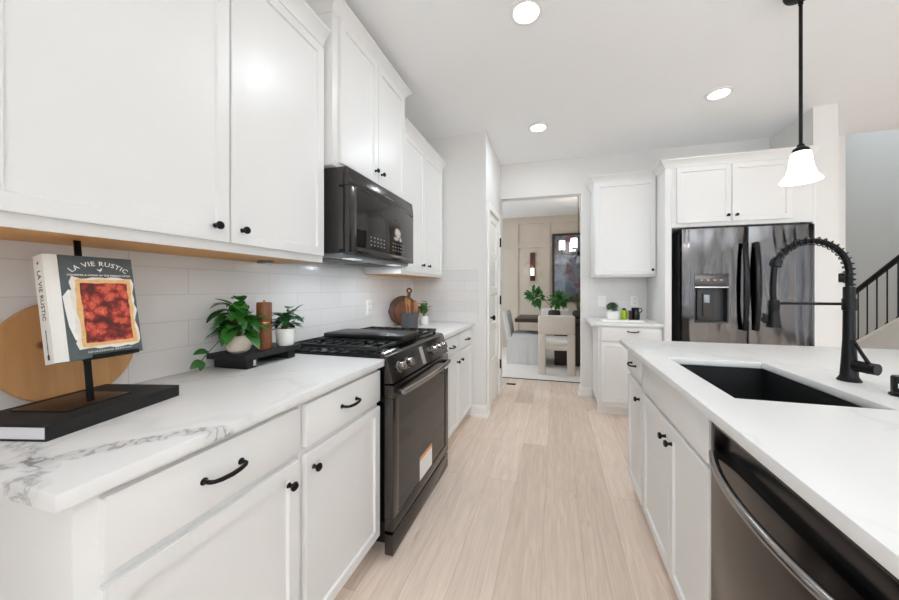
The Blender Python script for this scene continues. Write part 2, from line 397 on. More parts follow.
def quartz_mat(name, veins=()):
    # veins: ((x0,y0),(x1,y1), width) broken grey veins along a line in the slab
    m, nt, p, N, L = base_mat(name)
    tc = N.new('ShaderNodeTexCoord')
    dn = N.new('ShaderNodeTexNoise'); dn.inputs['Scale'].default_value = 3.2; dn.inputs['Detail'].default_value = 6
    L.new(tc.outputs['Object'], dn.inputs['Vector'])
    vm = N.new('ShaderNodeVectorMath'); vm.operation = 'MULTIPLY_ADD'; vm.inputs[1].default_value = (0.24, 0.24, 0.24)
    L.new(dn.outputs['Color'], vm.inputs[0]); L.new(tc.outputs['Object'], vm.inputs[2])
    def band(vec_out, rot, scale, lo, hi):
        mp = N.new('ShaderNodeMapping'); mp.inputs['Rotation'].default_value = (0.3, 0.2, rot); mp.inputs['Scale'].default_value = (scale, scale*0.35, scale)
        L.new(vec_out, mp.inputs[0])
        n = N.new('ShaderNodeTexNoise'); n.inputs['Scale'].default_value = 1; n.inputs['Detail'].default_value = 3
        L.new(mp.outputs[0], n.inputs['Vector'])
        s = N.new('ShaderNodeMath'); s.operation = 'SUBTRACT'; s.inputs[1].default_value = 0.5; L.new(n.outputs['Fac'], s.inputs[0])
        a = N.new('ShaderNodeMath'); a.operation = 'ABSOLUTE'; L.new(s.outputs[0], a.inputs[0])
        r = N.new('ShaderNodeMapRange'); r.inputs[1].default_value = lo; r.inputs[2].default_value = hi; r.inputs[3].default_value = 1; r.inputs[4].default_value = 0
        L.new(a.outputs[0], r.inputs[0]); return r.outputs[0]
    def val(op, a, b):
        n = N.new('ShaderNodeMath'); n.operation = op
        for i, q in enumerate((a, b)):
            if isinstance(q, (int, float)): n.inputs[i].default_value = q
            else: L.new(q, n.inputs[i])
        return n.outputs[0]
    f = val('MULTIPLY', band(vm.outputs[0], 0.9, 3.0, 0.0, 0.016), 0.2)
    mk = N.new('ShaderNodeTexNoise'); mk.inputs['Scale'].default_value = 2.3; L.new(tc.outputs['Object'], mk.inputs['Vector'])
    mr = N.new('ShaderNodeMapRange'); mr.inputs[1].default_value = 0.45; mr.inputs[2].default_value = 0.65
    L.new(mk.outputs['Fac'], mr.inputs[0]); f = val('MULTIPLY', f, mr.outputs[0])
    f = val('ADD', f, val('MULTIPLY', band(vm.outputs[0], 0.5, 1.2, 0.0, 0.012), 0.10))
    # fine lace used inside the strong veins
    ln = N.new('ShaderNodeTexNoise'); ln.inputs['Scale'].default_value = 26; ln.inputs['Detail'].default_value = 5; L.new(vm.outputs[0], ln.inputs['Vector'])
    ls = val('ABSOLUTE', val('SUBTRACT', ln.outputs['Fac'], 0.5), 0)
    lr = N.new('ShaderNodeMapRange'); lr.inputs[1].default_value = 0.0; lr.inputs[2].default_value = 0.06; lr.inputs[3].default_value = 1; lr.inputs[4].default_value = 0.25
    L.new(ls, lr.inputs[0])
    sp = N.new('ShaderNodeSeparateXYZ'); 
    wv = N.new('ShaderNodeVectorMath'); wv.operation = 'MULTIPLY_ADD'; wv.inputs[1].default_value = (0.16, 0.16, 0.16); wv.inputs[2].default_value = (-0.08, -0.08, -0.08)
    wn = N.new('ShaderNodeTexNoise'); wn.inputs['Scale'].default_value = 7; wn.inputs['Detail'].default_value = 4; L.new(tc.outputs['Object'], wn.inputs['Vector'])
    L.new(wn.outputs['Color'], wv.inputs[0])
    wa = N.new('ShaderNodeVectorMath'); wa.operation = 'ADD'; L.new(wv.outputs[0], wa.inputs[0]); L.new(tc.outputs['Object'], wa.inputs[1])
    L.new(wa.outputs[0], sp.inputs[0])
    for (x0, y0), (x1, y1), wd, st in veins:
        dx, dy = x1-x0, y1-y0; l = math.hypot(dx, dy); dx /= l; dy /= l
        a = val('ADD', val('MULTIPLY', sp.outputs[0], -dy), val('MULTIPLY', sp.outputs[1], dx))
        d = val('ABSOLUTE', val('SUBTRACT', a, -dy*x0+dx*y0), 0)
        al = val('SUBTRACT', val('ADD', val('MULTIPLY', sp.outputs[0], dx), val('MULTIPLY', sp.outputs[1], dy)), dx*x0+dy*y0)
        r = N.new('ShaderNodeMapRange'); r.interpolation_type = 'SMOOTHSTEP'; r.inputs[1].default_value = wd*0.3; r.inputs[2].default_value = wd; r.inputs[3].default_value = 1; r.inputs[4].default_value = 0
        L.new(d, r.inputs[0])
        e = N.new('ShaderNodeMapRange'); e.interpolation_type = 'SMOOTHSTEP'; e.inputs[1].default_value = l; e.inputs[2].default_value = l+0.08; e.inputs[3].default_value = 1; e.inputs[4].default_value = 0
        L.new(al, e.inputs[0])
        f = val('ADD', f, val('MULTIPLY', val('MULTIPLY', r.outputs[0], e.outputs[0]), val('MULTIPLY', lr.outputs[0], st)))
    f = val('MINIMUM', f, 1)
    mx = N.new('ShaderNodeMix'); mx.data_type = 'RGBA'
    mx.inputs[6].default_value = srgb(226, 226, 225); mx.inputs[7].default_value = srgb(132, 132, 135)
    L.new(f, mx.inputs[0]); L.new(mx.outputs[2], p.inputs['Base Color'])
    p.inputs['Roughness'].default_value = 0.34; p.inputs['Specular IOR Level'].default_value = 0.4
    return m
M_quartzL = quartz_mat('quartz_left', [((-1.05, 0.27), (-0.72, 0.62), 0.03, 0.85), ((-0.95, 0.36), (-0.86, 0.32), 0.03, 0.7), ((-1.25, 0.85), (-0.9, 1.15), 0.012, 0.35)])
M_quartz = quartz_mat('quartz', [((0.45, 1.95), (0.9, 2.25), 0.01, 0.25), ((0.9, 1.75), (1.3, 1.45), 0.012, 0.3)])

def round_wood_mat():
    m, nt, p, N, L = base_mat('knotty_pine_board')
    tc = N.new('ShaderNodeTexCoord'); mp = N.new('ShaderNodeMapping'); mp.inputs['Scale'].default_value = (4, 20, 2.0); mp.inputs['Rotation'].default_value = (0.35, 0, 0)
    L.new(tc.outputs['Object'], mp.inputs[0])
    n = N.new('ShaderNodeTexNoise'); n.inputs['Scale'].default_value = 1.5; n.inputs['Detail'].default_value = 6; n.inputs['Distortion'].default_value = 0.6
    L.new(mp.outputs[0], n.inputs['Vector'])
    mx = N.new('ShaderNodeMix'); mx.data_type = 'RGBA'; mx.inputs[6].default_value = srgb(158, 106, 58); mx.inputs[7].default_value = srgb(214, 166, 110)
    L.new(n.outputs['Fac'], mx.inputs[0])
    v = N.new('ShaderNodeTexVoronoi'); v.inputs['Scale'].default_value = 9; L.new(tc.outputs['Object'], v.inputs['Vector'])
    r = N.new('ShaderNodeMapRange'); r.inputs[1].default_value = 0.10; r.inputs[2].default_value = 0.16; r.inputs[3].default_value = 1; r.inputs[4].default_value = 0
    L.new(v.outputs['Distance'], r.inputs[0])
    m2 = N.new('ShaderNodeMix'); m2.data_type = 'RGBA'; m2.inputs[7].default_value = srgb(110, 66, 34)
    L.new(r.outputs[0], m2.inputs[0]); L.new(mx.outputs[2], m2.inputs[6]); L.new(m2.outputs[2], p.inputs['Base Color'])
    p.inputs['Roughness'].default_value = 0.5
    return m
M_board = round_wood_mat()

def tomato_mat():
    m, nt, p, N, L = base_mat('tomato_filling_print')
    tc = N.new('ShaderNodeTexCoord')
    dn = N.new('ShaderNodeTexNoise'); dn.inputs['Scale'].default_value = 40; L.new(tc.outputs['Object'], dn.inputs['Vector'])
    vm = N.new('ShaderNodeVectorMath'); vm.operation = 'MULTIPLY_ADD'; vm.inputs[1].default_value = (0.03, 0.03, 0.03)
    L.new(dn.outputs['Color'], vm.inputs[0]); L.new(tc.outputs['Object'], vm.inputs[2])
    v = N.new('ShaderNodeTexVoronoi'); v.inputs['Scale'].default_value = 42; v.feature = 'F1'; v.inputs['Randomness'].default_value = 0.75; L.new(vm.outputs[0], v.inputs['Vector'])
    v2 = N.new('ShaderNodeTexNoise'); v2.inputs['Scale'].default_value = 170; v2.inputs['Detail'].default_value = 3; v2.inputs['Distortion'].default_value = 2; L.new(tc.outputs['Object'], v2.inputs['Vector'])
    ad = N.new('ShaderNodeMath'); ad.operation = 'MULTIPLY_ADD'; ad.inputs[1].default_value = 0.7; L.new(v2.outputs['Fac'], ad.inputs[0])
    sb = N.new('ShaderNodeMath'); sb.operation = 'SUBTRACT'; sb.inputs[1].default_value = 0.35; L.new(v.outputs['Distance'], sb.inputs[0]); L.new(sb.outputs[0], ad.inputs[2])
    cr = N.new('ShaderNodeValToRGB'); e = cr.color_ramp.elements
    e[0].position = 0.05; e[0].color = srgb(226, 140, 100); e[1].position = 0.8; e[1].color = srgb(70, 22, 18)
    for pos, c in ((0.2, srgb(190, 62, 44)), (0.34, srgb(208, 98, 70)), (0.46, srgb(168, 48, 36)), (0.6, srgb(120, 32, 26))):
        a = e.new(pos); a.color = c
    L.new(ad.outputs[0], cr.inputs[0]); L.new(cr.outputs[0], p.inputs['Base Color'])
    p.inputs['Roughness'].default_value = 0.45
    return m
M_tomato = tomato_mat()
M_crust = mat('pie_crust_print', srgb(222, 178, 120), 0.6, var=0.3, scale=90)

def picture_mat():
    m, nt, p, N, L = base_mat('abstract_canvas')
    tc = N.new('ShaderNodeTexCoord')
    n = N.new('ShaderNodeTexNoise'); n.inputs['Scale'].default_value = 3.0; n.inputs['Detail'].default_value = 7; n.inputs['Distortion'].default_value = 1.0
    L.new(tc.outputs['Object'], n.inputs['Vector'])
    cr = N.new('ShaderNodeValToRGB'); e = cr.color_ramp.elements
    e[0].position = 0.3; e[0].color = srgb(44, 52, 64); e[1].position = 0.75; e[1].color = srgb(150, 80, 84)
    for pos, c in ((0.42, srgb(84, 98, 116)), (0.52, srgb(120, 130, 142)), (0.62, srgb(110, 62, 70))):
        a = e.new(pos); a.color = c
    L.new(n.outputs['Fac'], cr.inputs[0])
    mp = N.new('ShaderNodeMapping'); mp.inputs['Scale'].default_value = (14, 1, 2.5); mp.inputs['Rotation'].default_value = (0, 0.5, 0); L.new(tc.outputs['Object'], mp.inputs[0])
    n2 = N.new('ShaderNodeTexNoise'); n2.inputs['Scale'].default_value = 2; n2.inputs['Detail'].default_value = 5; n2.inputs['Distortion'].default_value = 2; L.new(mp.outputs[0], n2.inputs['Vector'])
    s = N.new('ShaderNodeMath'); s.operation = 'SUBTRACT'; s.inputs[1].default_value = 0.5; L.new(n2.outputs['Fac'], s.inputs[0])
    ab = N.new('ShaderNodeMath'); ab.operation = 'ABSOLUTE'; L.new(s.outputs[0], ab.inputs[0])
    r = N.new('ShaderNodeMapRange'); r.inputs[1].default_value = 0; r.inputs[2].default_value = 0.02; r.inputs[3].default_value = 0.7; r.inputs[4].default_value = 0; L.new(ab.outputs[0], r.inputs[0])
    mx = N.new('ShaderNodeMix'); mx.data_type = 'RGBA'; mx.inputs[7].default_value = srgb(36, 30, 34); L.new(r.outputs[0], mx.inputs[0]); L.new(cr.outputs[0], mx.inputs[6])
    L.new(mx.outputs[2], p.inputs['Base Color']); p.inputs['Roughness'].default_value = 0.3; p.inputs['Coat Weight'].default_value = 1.0; p.inputs['Coat Roughness'].default_value = 0.03
    return m
M_pic = picture_mat()
def glass_mat():
    m, nt, p, N, L = base_mat('clear_window_glass')
    p.inputs['Transmission Weight'].default_value = 1; p.inputs['Roughness'].default_value = 0.0; p.inputs['Base Color'].default_value = (1, 1, 1, 1)
    n = N.new('ShaderNodeTexNoise'); n.inputs['Scale'].default_value = 2
    mr = N.new('ShaderNodeMapRange'); mr.inputs[3].default_value = 1.44; mr.inputs[4].default_value = 1.46; L.new(n.outputs['Fac'], mr.inputs[0]); L.new(mr.outputs[0], p.inputs['IOR'])
    return m
M_glass = glass_mat()

# ---------------------------------------------------------------- the setting
CZ = 2.765
WL, WB, WE = -1.414, 3.90, 3.03      # left wall, back wall, pantry end wall
def pane(name, boxes, m): 
    b = MB()
    for q in boxes: b.box(*q)
    return struct(name, b, m)
pane('floor', [(-3.2, 6.0, -7.9, 9.2, -0.08, 0)], M_floor)
pane('ceiling', [(-1.6, 2.76, -7.9, 4.02, CZ, CZ+0.2), (2.76, 6.0, -7.9, 4.0, CZ, CZ+0.2)], M_ceil)
pane('ceiling_dining', [(-3.2, 2.6, 4.02, 7.1, CZ, CZ+0.2)], M_ceil)
pane('wall_left', [(WL-0.12, WL, -2.15, WE, 0, CZ), (WL-0.12, WL, -7.9, -3.85, 0, CZ), (WL-0.12, WL, -3.85, -2.15, 0, 0.4), (WL-0.12, WL, -3.85, -2.15, 2.25, CZ)], M_wall)
# pantry block: end wall facing the camera, side wall with the door opening
pane('added_shade_wall', [(WL, -0.45, -0.64, -0.52, 0, CZ)], M_wall)  # unseen partition behind the camera, added to shade the near end panel
pane('wall_pantry', [(WL-0.12, -0.65, WE, WE+0.10, 0, CZ),
                     (-0.75, -0.65, WE+0.10, 3.16, 0, CZ), (-0.75, -0.65, 3.72, 4.02, 0, CZ), (-0.75, -0.65, 3.16, 3.72, 2.045, CZ)], M_wall)
pane('wall_back', [(-0.65, 0.285, WB, WB+0.12, 2.345, CZ), (0.285, 2.25, WB, WB+0.12, 0, CZ), (2.25, 2.76, 4.0, 4.12, 0, CZ),
                   (-1.6, -0.75, 3.92, 4.02, 0, CZ)], M_wall)
pane('wall_stub', [(2.085, 2.25, 3.33, WB, 0, CZ)], M_wall)
# far walls
pane('wall_dining_back', [(-3.2, 2.6, 6.86, 6.98, 0, CZ)], M_taupe)
pane('wall_dining_left', [(-3.2, -3.08, 4.02, 4.7, 0, CZ), (-3.2, -3.08, 6.2, 6.86, 0, CZ), (-3.2, -3.08, 4.7, 6.2, 0, 0.7), (-3.2, -3.08, 4.7, 6.2, 2.4, CZ), (-3.2, -1.6, 3.9, 4.02, 0, CZ)], M_taupe)
pane('wall_dining_right', [(2.5, 2.6, 4.12, 6.86, 0, CZ)], M_taupe)
pane('wall_stairwell', [(5.72, 5.84, 4.0, 9.2, 0, 5.6), (2.6, 5.84, 9.08, 9.2, 0, 5.6), (2.6, 2.7, 4.12, 9.08, CZ, 5.6), (2.6, 2.7, 6.98, 9.08, 0, CZ), (2.76, 5.84, 3.9, 4.0, CZ+0.2, 5.6)], M_stairwall)
pane('ceiling_stairwell', [(2.6, 5.84, 3.9, 9.2, 5.6, 5.7)], M_ceil)
# rear and right walls with window openings (behind and beside the camera)
rb = [(-1.6, -0.95, -7.9, -7.78, 0, CZ), (5.15, 6.0, -7.9, -7.78, 0, CZ), (-0.95, 5.15, -7.9, -7.78, 0, 0.2), (-0.95, 5.15, -7.9, -7.78, 2.35, CZ),
      (0.75, 1.25, -7.9, -7.78, 0.2, 2.35), (2.95, 3.45, -7.9, -7.78, 0.2, 2.35)]
pane('wall_rear', rb, M_wall)
pane('wall_right', [(5.78, 5.9, -7.78, -6.05, 0, CZ), (5.78, 5.9, -4.35, -2.65, 0, CZ), (5.78, 5.9, -0.95, 0.35, 0, CZ), (5.78, 5.9, 2.05, 3.9, 0, CZ), (5.78, 5.9, -6.05, 2.05, 0, 0.2), (5.78, 5.9, -6.05, 2.05, 2.25, CZ)], M_wall)
def window(name, axis, c, a0, a1, z0, z1):
    b = MB(); t = 0.05
    def bx(u0, u1, v0, v1, dep=0.06):
        if axis == 'y': b.box(u0, u1, c-dep/2, c+dep/2, v0, v1)
        else: b.box(c-dep/2, c+dep/2, u0, u1, v0, v1)
    bx(a0, a0+t, z0, z1); bx(a1-t, a1, z0, z1); bx(a0, a1, z0, z0+t); bx(a0, a1, z1-t, z1)
    bx((a0+a1)/2-0.02, (a0+a1)/2+0.02, z0, z1, 0.05); bx(a0, a1, (z0+z1)/2-0.02, (z0+z1)/2+0.02, 0.05)
    return struct(name, b, M_trim)
for i, x in enumerate((-0.1, 2.1, 4.3)): window('window_%d' % (i+1), 'y', -7.84, x-0.85, x+0.85, 0.2, 2.35)
for i, y in enumerate((-5.2, -1.8, 1.2)): window('window_%d' % (i+4), 'x', 5.84, y-0.85, y+0.85, 0.2, 2.25)
window('window_8', 'x', WL-0.06, -3.85, -2.15, 0.4, 2.25)  # unseen left window, added to go with the island side fill
window('window_7', 'x', -3.14, 4.7, 6.2, 0.7, 2.4)

# tiled backsplashes
b = MB(); b.box(WL, WL+0.008, 0.30, WE-0.001, 0.9145, 1.3715); b.box(WL, WL+0.008, 1.33, 2.125, 1.3715, 1.42)
struct('wall_left_backsplash', b, M_tileL)
b = MB(); b.box(WL+0.0085, -0.722, WE-0.008, WE-0.0005, 0.9145, 1.43)
struct('wall_pantry_backsplash', b, M_tileB)
b = MB(); b.box(0.375, 0.968, WB-0.008, WB-0.0005, 0.9145, 1.364)
struct('wall_back_backsplash', b, M_tileB)

# baseboards and trim
def base_prof(h=0.115, t=0.014): return [(0, 0), (t+0.01, 0), (t+0.01, 0.02), (t, 0.024), (t, h-0.02), (t*0.5, h), (0, h)]
b = MB(); b.sweep([(-0.80, WE-0.0005), (-0.6495, WE-0.0005), (-0.6495, 3.11)][::1], base_prof()); struct('baseboard_pantry', b, M_trim)
b = MB(); b.sweep([(-0.6495, 3.765), (-0.6495, 4.02)], base_prof()); struct('baseboard_opening_left', b, M_trim)
b = MB(); b.sweep([(0.2845, 4.02), (0.2845, WB-0.0005), (0.40, WB-0.0005)], base_prof()); struct('baseboard_opening_right', b, M_trim)
b = MB(); b.sweep([(-3.05, 6.8595), (2.49, 6.8595)], base_prof(0.14, 0.016)); struct('baseboard_dining', b, M_taupe)
b = MB()
for x in (-1.95, -1.42, -0.80, -0.15, 0.62, 1.25):
    b.box(x-0.035, x+0.035, 6.838, 6.859, 0.14, 2.62)
for z in (2.155, 2.655):
    b.box(-3.0, 2.45, 6.836, 6.8592, z-0.04, z+0.045)
struct('trim_1', b, M_taupe)
# pantry door with casing
b = MB()
b.box(-0.65, -0.632, 3.09, 3.16, 0, 2.11, 0.003); b.box(-0.65, -0.632, 3.72, 3.79, 0, 2.11, 0.003); b.box(-0.65, -0.632, 3.1605, 3.7195, 2.045, 2.11, 0.003)
struct('trim_2', b, M_trim)
def door_leaf():
    b = MB(); bm = bmesh.new()
    x = -0.655; y0, y1, z0, z1 = 3.167, 3.713, 0.012, 2.038; t = 0.035
    st = 0.085; n = 5; rail = 0.08; ph = (z1-z0-rail*(n+1))/n
    zs = [z0]
    for k in range(n): zs += [z0+rail*(k+1)+ph*k, z0+(rail+ph)*(k+1)]
    zs.append(z1); ys = [y0, y0+st, y1-st, y1]
    g = [[bm.verts.new((x, y, z)) for z in zs] for y in ys]
    pf = []
    for i in range(3):
        for j in range(len(zs)-1):
            f = bm.faces.new((g[i][j], g[i+1][j], g[i+1][j+1], g[i][j+1]))
            if i == 1 and j % 2 == 1: pf.append(f)
    for f in pf:
        r = bmesh.ops.inset_individual(bm, faces=[f], thickness=0.014, depth=-0.012)
        r = bmesh.ops.inset_individual(bm, faces=[f], thickness=0.02, depth=0.006)
    bmesh.ops.recalc_face_normals(bm, faces=list(bm.faces))
    for f in bm.faces:
        pass
    b.merge(bm)
    b.box(x-t, x-0.0125, y0, y1, z0, z1)
    return b
d1 = struct('door_1', door_leaf(), M_trim)
for z in (0.364, 1.113, 1.785):
    b = MB(); b.box(-0.6318, -0.6265, 3.715, 3.752, z-0.05, z+0.05, 0.001); b.cyl((-0.622, 3.715, z-0.052), (-0.622, 3.715, z+0.052), 0.009, 12)
    obj('door_hinge', b, M_black, d1)
b = MB()
RX = Ry(PI/2)
b.lathe([(0, 0), (0.028, 0), (0.028, 0.006), (0.01, 0.008), (0.01, 0.03), (0.022, 0.036), (0.027, 0.048), (0.022, 0.06), (0, 0.064)], (-0.655, 3.222, 0.948), 20, rot=RX)
obj('door_knob', b, M_black, d1)

# ---------------------------------------------------------------- cabinet makers
def mapper(plane, f, t):
    # local (u, d, z): d = distance out from the back of the front panel
    if plane == '+x': return lambda u, d, z: (f-t+d, u, z)
    if plane == '-x': return lambda u, d, z: (f+t-d, u, z)
    return lambda u, d, z: (u, f+t-d, z)
def panel(plane, u0, u1, z0, z1, f, t=0.019, rail=0.057, recess=0.009, shaker=True):
    mp = mapper(plane, f, t); bm = bmesh.new()
    bmesh.ops.create_cube(bm, size=1)
    for v in bm.verts:
        v.co = Vector(((u0+u1)/2+v.co.x*(u1-u0), t/2+v.co.y*t, (z0+z1)/2+v.co.z*(z1-z0)))
    ff = [q for q in bm.faces if q.normal.y > 0.9]
    if shaker:
        bmesh.ops.inset_individual(bm, faces=ff, thickness=rail, depth=0)
        bmesh.ops.inset_individual(bm, faces=ff, thickness=0.006, depth=-recess)
    else:
        bmesh.ops.inset_individual(bm, faces=ff, thickness=0.005, depth=0.0015)
    outer = [e for e in bm.edges if e.calc_face_angle(0) > 1.3 and all(abs(v.co.x-u0) < 1e-5 or abs(v.co.x-u1) < 1e-5 or abs(v.co.z-z0) < 1e-5 or abs(v.co.z-z1) < 1e-5 for v in e.verts)]
    bmesh.ops.bevel(bm, geom=outer, offset=0.002, segments=2, affect='EDGES')
    for v in bm.verts: v.co = Vector(mp(*v.co))
    bmesh.ops.recalc_face_normals(bm, faces=list(bm.faces))
    return MB().merge(bm)
OUT = {'+x': Ry(PI/2), '-x': Ry(-PI/2), '-y': Rx(PI/2)}
def knob(plane, u, z, f, parent):
    p = {'+x': (f, u, z), '-x': (f, u, z), '-y': (u, f, z)}[plane]
    b = MB()
    b.lathe([(0, 0), (0.0085, 0), (0.006, 0.004), (0.0055, 0.013), (0.010, 0.016), (0.0132, 0.020), (0.0132, 0.024), (0.010, 0.027), (0, 0.028)], p, 20, rot=OUT[plane])
    return obj('knob', b, M_black, parent)
def pull(plane, u, z, f, parent, L=0.09):
    pts = []; rs = []
    h = L/2
    for s, d, r in ((-1, 0, 0.0062), (-1, 0.012, 0.005), (-0.97, 0.02, 0.005), (-0.85, 0.0255, 0.0048), (-0.5, 0.0285, 0.0056), (0, 0.030, 0.006),
                    (0.5, 0.0285, 0.0056), (0.85, 0.0255, 0.0048), (0.97, 0.02, 0.005), (1, 0.012, 0.005), (1, 0, 0.0062)):
        uu = u+s*h; dz = -0.004*(1-s*s)
        pts.append({'+x': (f+d, uu, z+dz), '-x': (f-d, uu, z+dz), '-y': (uu, f-d, z+dz)}[plane]); rs.append(r)
    b = MB(); b.tube(pts, rs, 10)
    for s in (-1, 1):
        uu = u+s*h
        p = {'+x': (f, uu, z), '-x': (f, uu, z), '-y': (uu, f, z)}[plane]
        b.lathe([(0, 0), (0.0085, 0), (0.0085, 0.003), (0.006, 0.005), (0, 0.005)], p, 14, rot=OUT[plane])
    return obj('handle', b, M_black, parent)
def xyb(plane, u0, u1, d0, d1):
    # a footprint: d0..d1 are world coordinates along the facing axis
    if plane in ('+x', '-x'): return (min(d0, d1), max(d0, d1), u0, u1)
    return (u0, u1, min(d0, d1), max(d0, d1))
def base_cabinet(label, plane, u0, u1, face, back, fronts, toe=0.06, hollow=False, finished=None):
    x0, x1, y0, y1 = xyb(plane, u0, u1, face, back)
    t = thing('base_cabinet', label, 'cabinet', ((x0+x1)/2, (y0+y1)/2, 0))
    b = MB(); sgn = {'+x': -1, '-x': 1, '-y': 1}[plane]
    if hollow:
        w = 0.018
        b.box(*xyb(plane, u0, u0+w, face, back), 0.10, 0.883); b.box(*xyb(plane, u1-w, u1, face, back), 0.10, 0.883)
        b.box(*xyb(plane, u0+w, u1-w, face, back), 0.10, 0.118); b.box(*xyb(plane, u0+w, u1-w, back-sgn*w, back), 0.118, 0.883)
        b.box(*xyb(plane, u0+w, u1-w, face, face+sgn*w), 0.118, 0.883)
    else:
        b.box(x0, x1, y0, y1, 0.10, 0.883, 0.001)
    obj('carcass', b, M_cab, t)
    b = MB(); b.box(*xyb(plane, u0, u1, face+sgn*toe, face+sgn*(toe+0.018)), 0.0, 0.0995); obj('toe_kick', b, M_cab, t)
    f = face - sgn*0.0195
    for fr in fronts:
        kind, a0, a1, z0, z1 = fr[:5]
        if kind == 'drawer':
            d = obj('drawer_front', panel(plane, a0, a1, z0, z1, f, shaker=False), M_cab, t)
            if len(fr) > 5: pull(plane, fr[5], fr[6], f, d)
        else:
            d = obj('door', panel(plane, a0, a1, z0, z1, f), M_cab, t)
            if len(fr) > 5: knob(plane, fr[5], fr[6], f, d)
    return t
CROWN = [(0, -0.02), (0.006, -0.02), (0.010, -0.004), (0.022, 0.012), (0.040, 0.036), (0.046, 0.040), (0.046, 0.050), (0, 0.050)]
def crown(name, path, z, parent, k=1.0):
    b = MB(); b.sweep(path, [(o*k, z+h*k) for o, h in CROWN]); return obj(name, b, M_cab, parent)
def wall_cabinet(label, plane, u0, u1, face, back, z0, z1, doors, crown_path, tan=False, rail=0.057, crz=None, ck=1.0):
    x0, x1, y0, y1 = xyb(plane, u0, u1, face, back)
    t = thing('wall_cabinet', label, 'cabinet', ((x0+x1)/2, (y0+y1)/2, z0))
    b = MB(); b.box(x0, x1, y0, y1, z0+(0.003 if tan else 0), z1, 0.001); obj('carcass', b, M_cab, t)
    sgn = {'+x': -1, '-x': 1, '-y': 1}[plane]
    if tan:
        b = MB(); b.box(*xyb(plane, u0+0.001, u1-0.001, face+sgn*0.012, back), z0, z0+0.0028)
        obj('bottom_panel', b, M_tan, t, label='raw tan wood underside')
        b = MB(); b.box(*xyb(plane, u0+0.001, u1-0.001, face, face+sgn*0.0115), z0, z0+0.0028); obj('bottom_rail', b, M_cab, t)
    f = face - sgn*0.0195
    for a0, a1, q0, q1, ku, kz in doors:
        d = obj('door', panel(plane, a0, a1, q0, q1, f, rail=rail), M_cab, t)
        knob(plane, ku, kz, f, d)
    crown('crown_molding', crown_path, z1 if crz is None else crz, t, ck)
    return t

# ---------------------------------------------------------------- left run
FX = -0.802
base_cabinet('wide white base cabinet nearest the camera, under the marble-veined counter corner', '+x', 0.355, 0.853, FX, WL+0.0015,
             [('drawer', 0.385, 0.840, 0.726, 0.866, 0.598, 0.799), ('door', 0.385, 0.840, 0.105, 0.702, 0.797, 0.645)])
base_cabinet('white base cabinet with one drawer and door between wide cabinet and range', '+x', 0.8545, 1.325, FX, WL+0.0015,
             [('drawer', 0.866, 1.321, 0.726, 0.866, 1.090, 0.797), ('door', 0.866, 1.321, 0.105, 0.702, 0.900, 0.648)])
base_cabinet('white base cabinet right beside the far side of the range', '+x', 2.152, 2.570, FX, WL+0.0015,
             [('drawer', 2.166, 2.562, 0.735, 0.862, 2.36, 0.79), ('door', 2.166, 2.562, 0.105, 0.712, 2.520, 0.640)])
base_cabinet('white base cabinet in the far left corner against the pantry wall', '+x', 2.5715, WE-0.001, FX, WL+0.0015,
             [('drawer', 2.582, 2.995, 0.735, 0.862, 2.80, 0.79), ('door', 2.582, 2.995, 0.105, 0.712, 2.630, 0.640)])
b = MB(); b.box(WL+0.0005, -0.766, 0.320, 1.345, 0.884, 0.914, 0.003)
tag(obj('countertop', b, M_quartzL), 'white quartz countertop with bold grey vein under the cookbook and plants', 'countertop')
b = MB(); b.box(WL+0.0005, -0.766, 2.142, WE-0.0005, 0.884, 0.914, 0.003)
tag(obj('countertop', b, M_quartz), 'white quartz countertop beyond the range, holding the utensil crock', 'countertop')

wall_cabinet('tall white double-door wall cabinet above the cookbook, nearest the camera', '+x', 0.335, 1.336, -1.109, WL+0.001, 1.372, 2.455,
             [(0.345, 0.856, 1.402, 2.415, 0.807, 1.452), (0.862, 1.324, 1.402, 2.415, 0.902, 1.452)],
             [(WL+0.002, 0.335), (-1.109, 0.335), (-1.109, 1.336)], tan=True, crz=2.455)
wall_cabinet('high white double-door wall cabinet mounted above the microwave', '+x', 1.362, 2.130, -1.072, WL+0.001, 1.862, 2.645,
             [(1.402, 1.755, 1.885, 2.625, 1.722, 1.955), (1.759, 2.115, 1.885, 2.625, 1.792, 1.955)],
             [(WL+0.002, 1.362), (-1.072, 1.362), (-1.072, 2.130), (WL+0.002, 2.130)], crz=2.645)
wall_cabinet('white double-door wall cabinet beyond the microwave beside the pantry wall', '+x', 2.142, 3.012, -1.099, WL+0.001, 1.352, 2.445,
             [(2.155, 2.545, 1.375, 2.41, 2.485, 1.44), (2.551, 2.985, 1.375, 2.41, 2.615, 1.44)],
             [(-1.099, 2.142), (-1.099, 3.012), (WL+0.002, 3.012)], tan=True, crz=2.445)

# puck light under the near wall cabinet
t = thing('puck_light', 'small round light under the near wall cabinet close to the microwave', 'light', (-1.30, 1.19, 1.358))
b = MB(); b.lathe([(0, 0.0135), (0.032, 0.0135), (0.034, 0.010), (0.034, 0.002), (0.028, 0), (0.028, 0.004), (0, 0.004)], (-1.30, 1.19, 1.358), 24); obj('ring', b, M_under, t)
b = MB(); b.lathe([(0, 0.0005), (0.0275, 0.0005), (0.0275, 0.0035), (0, 0.0035)], (-1.30, 1.19, 1.358), 24); obj('lens', b, M_white_plastic, t)

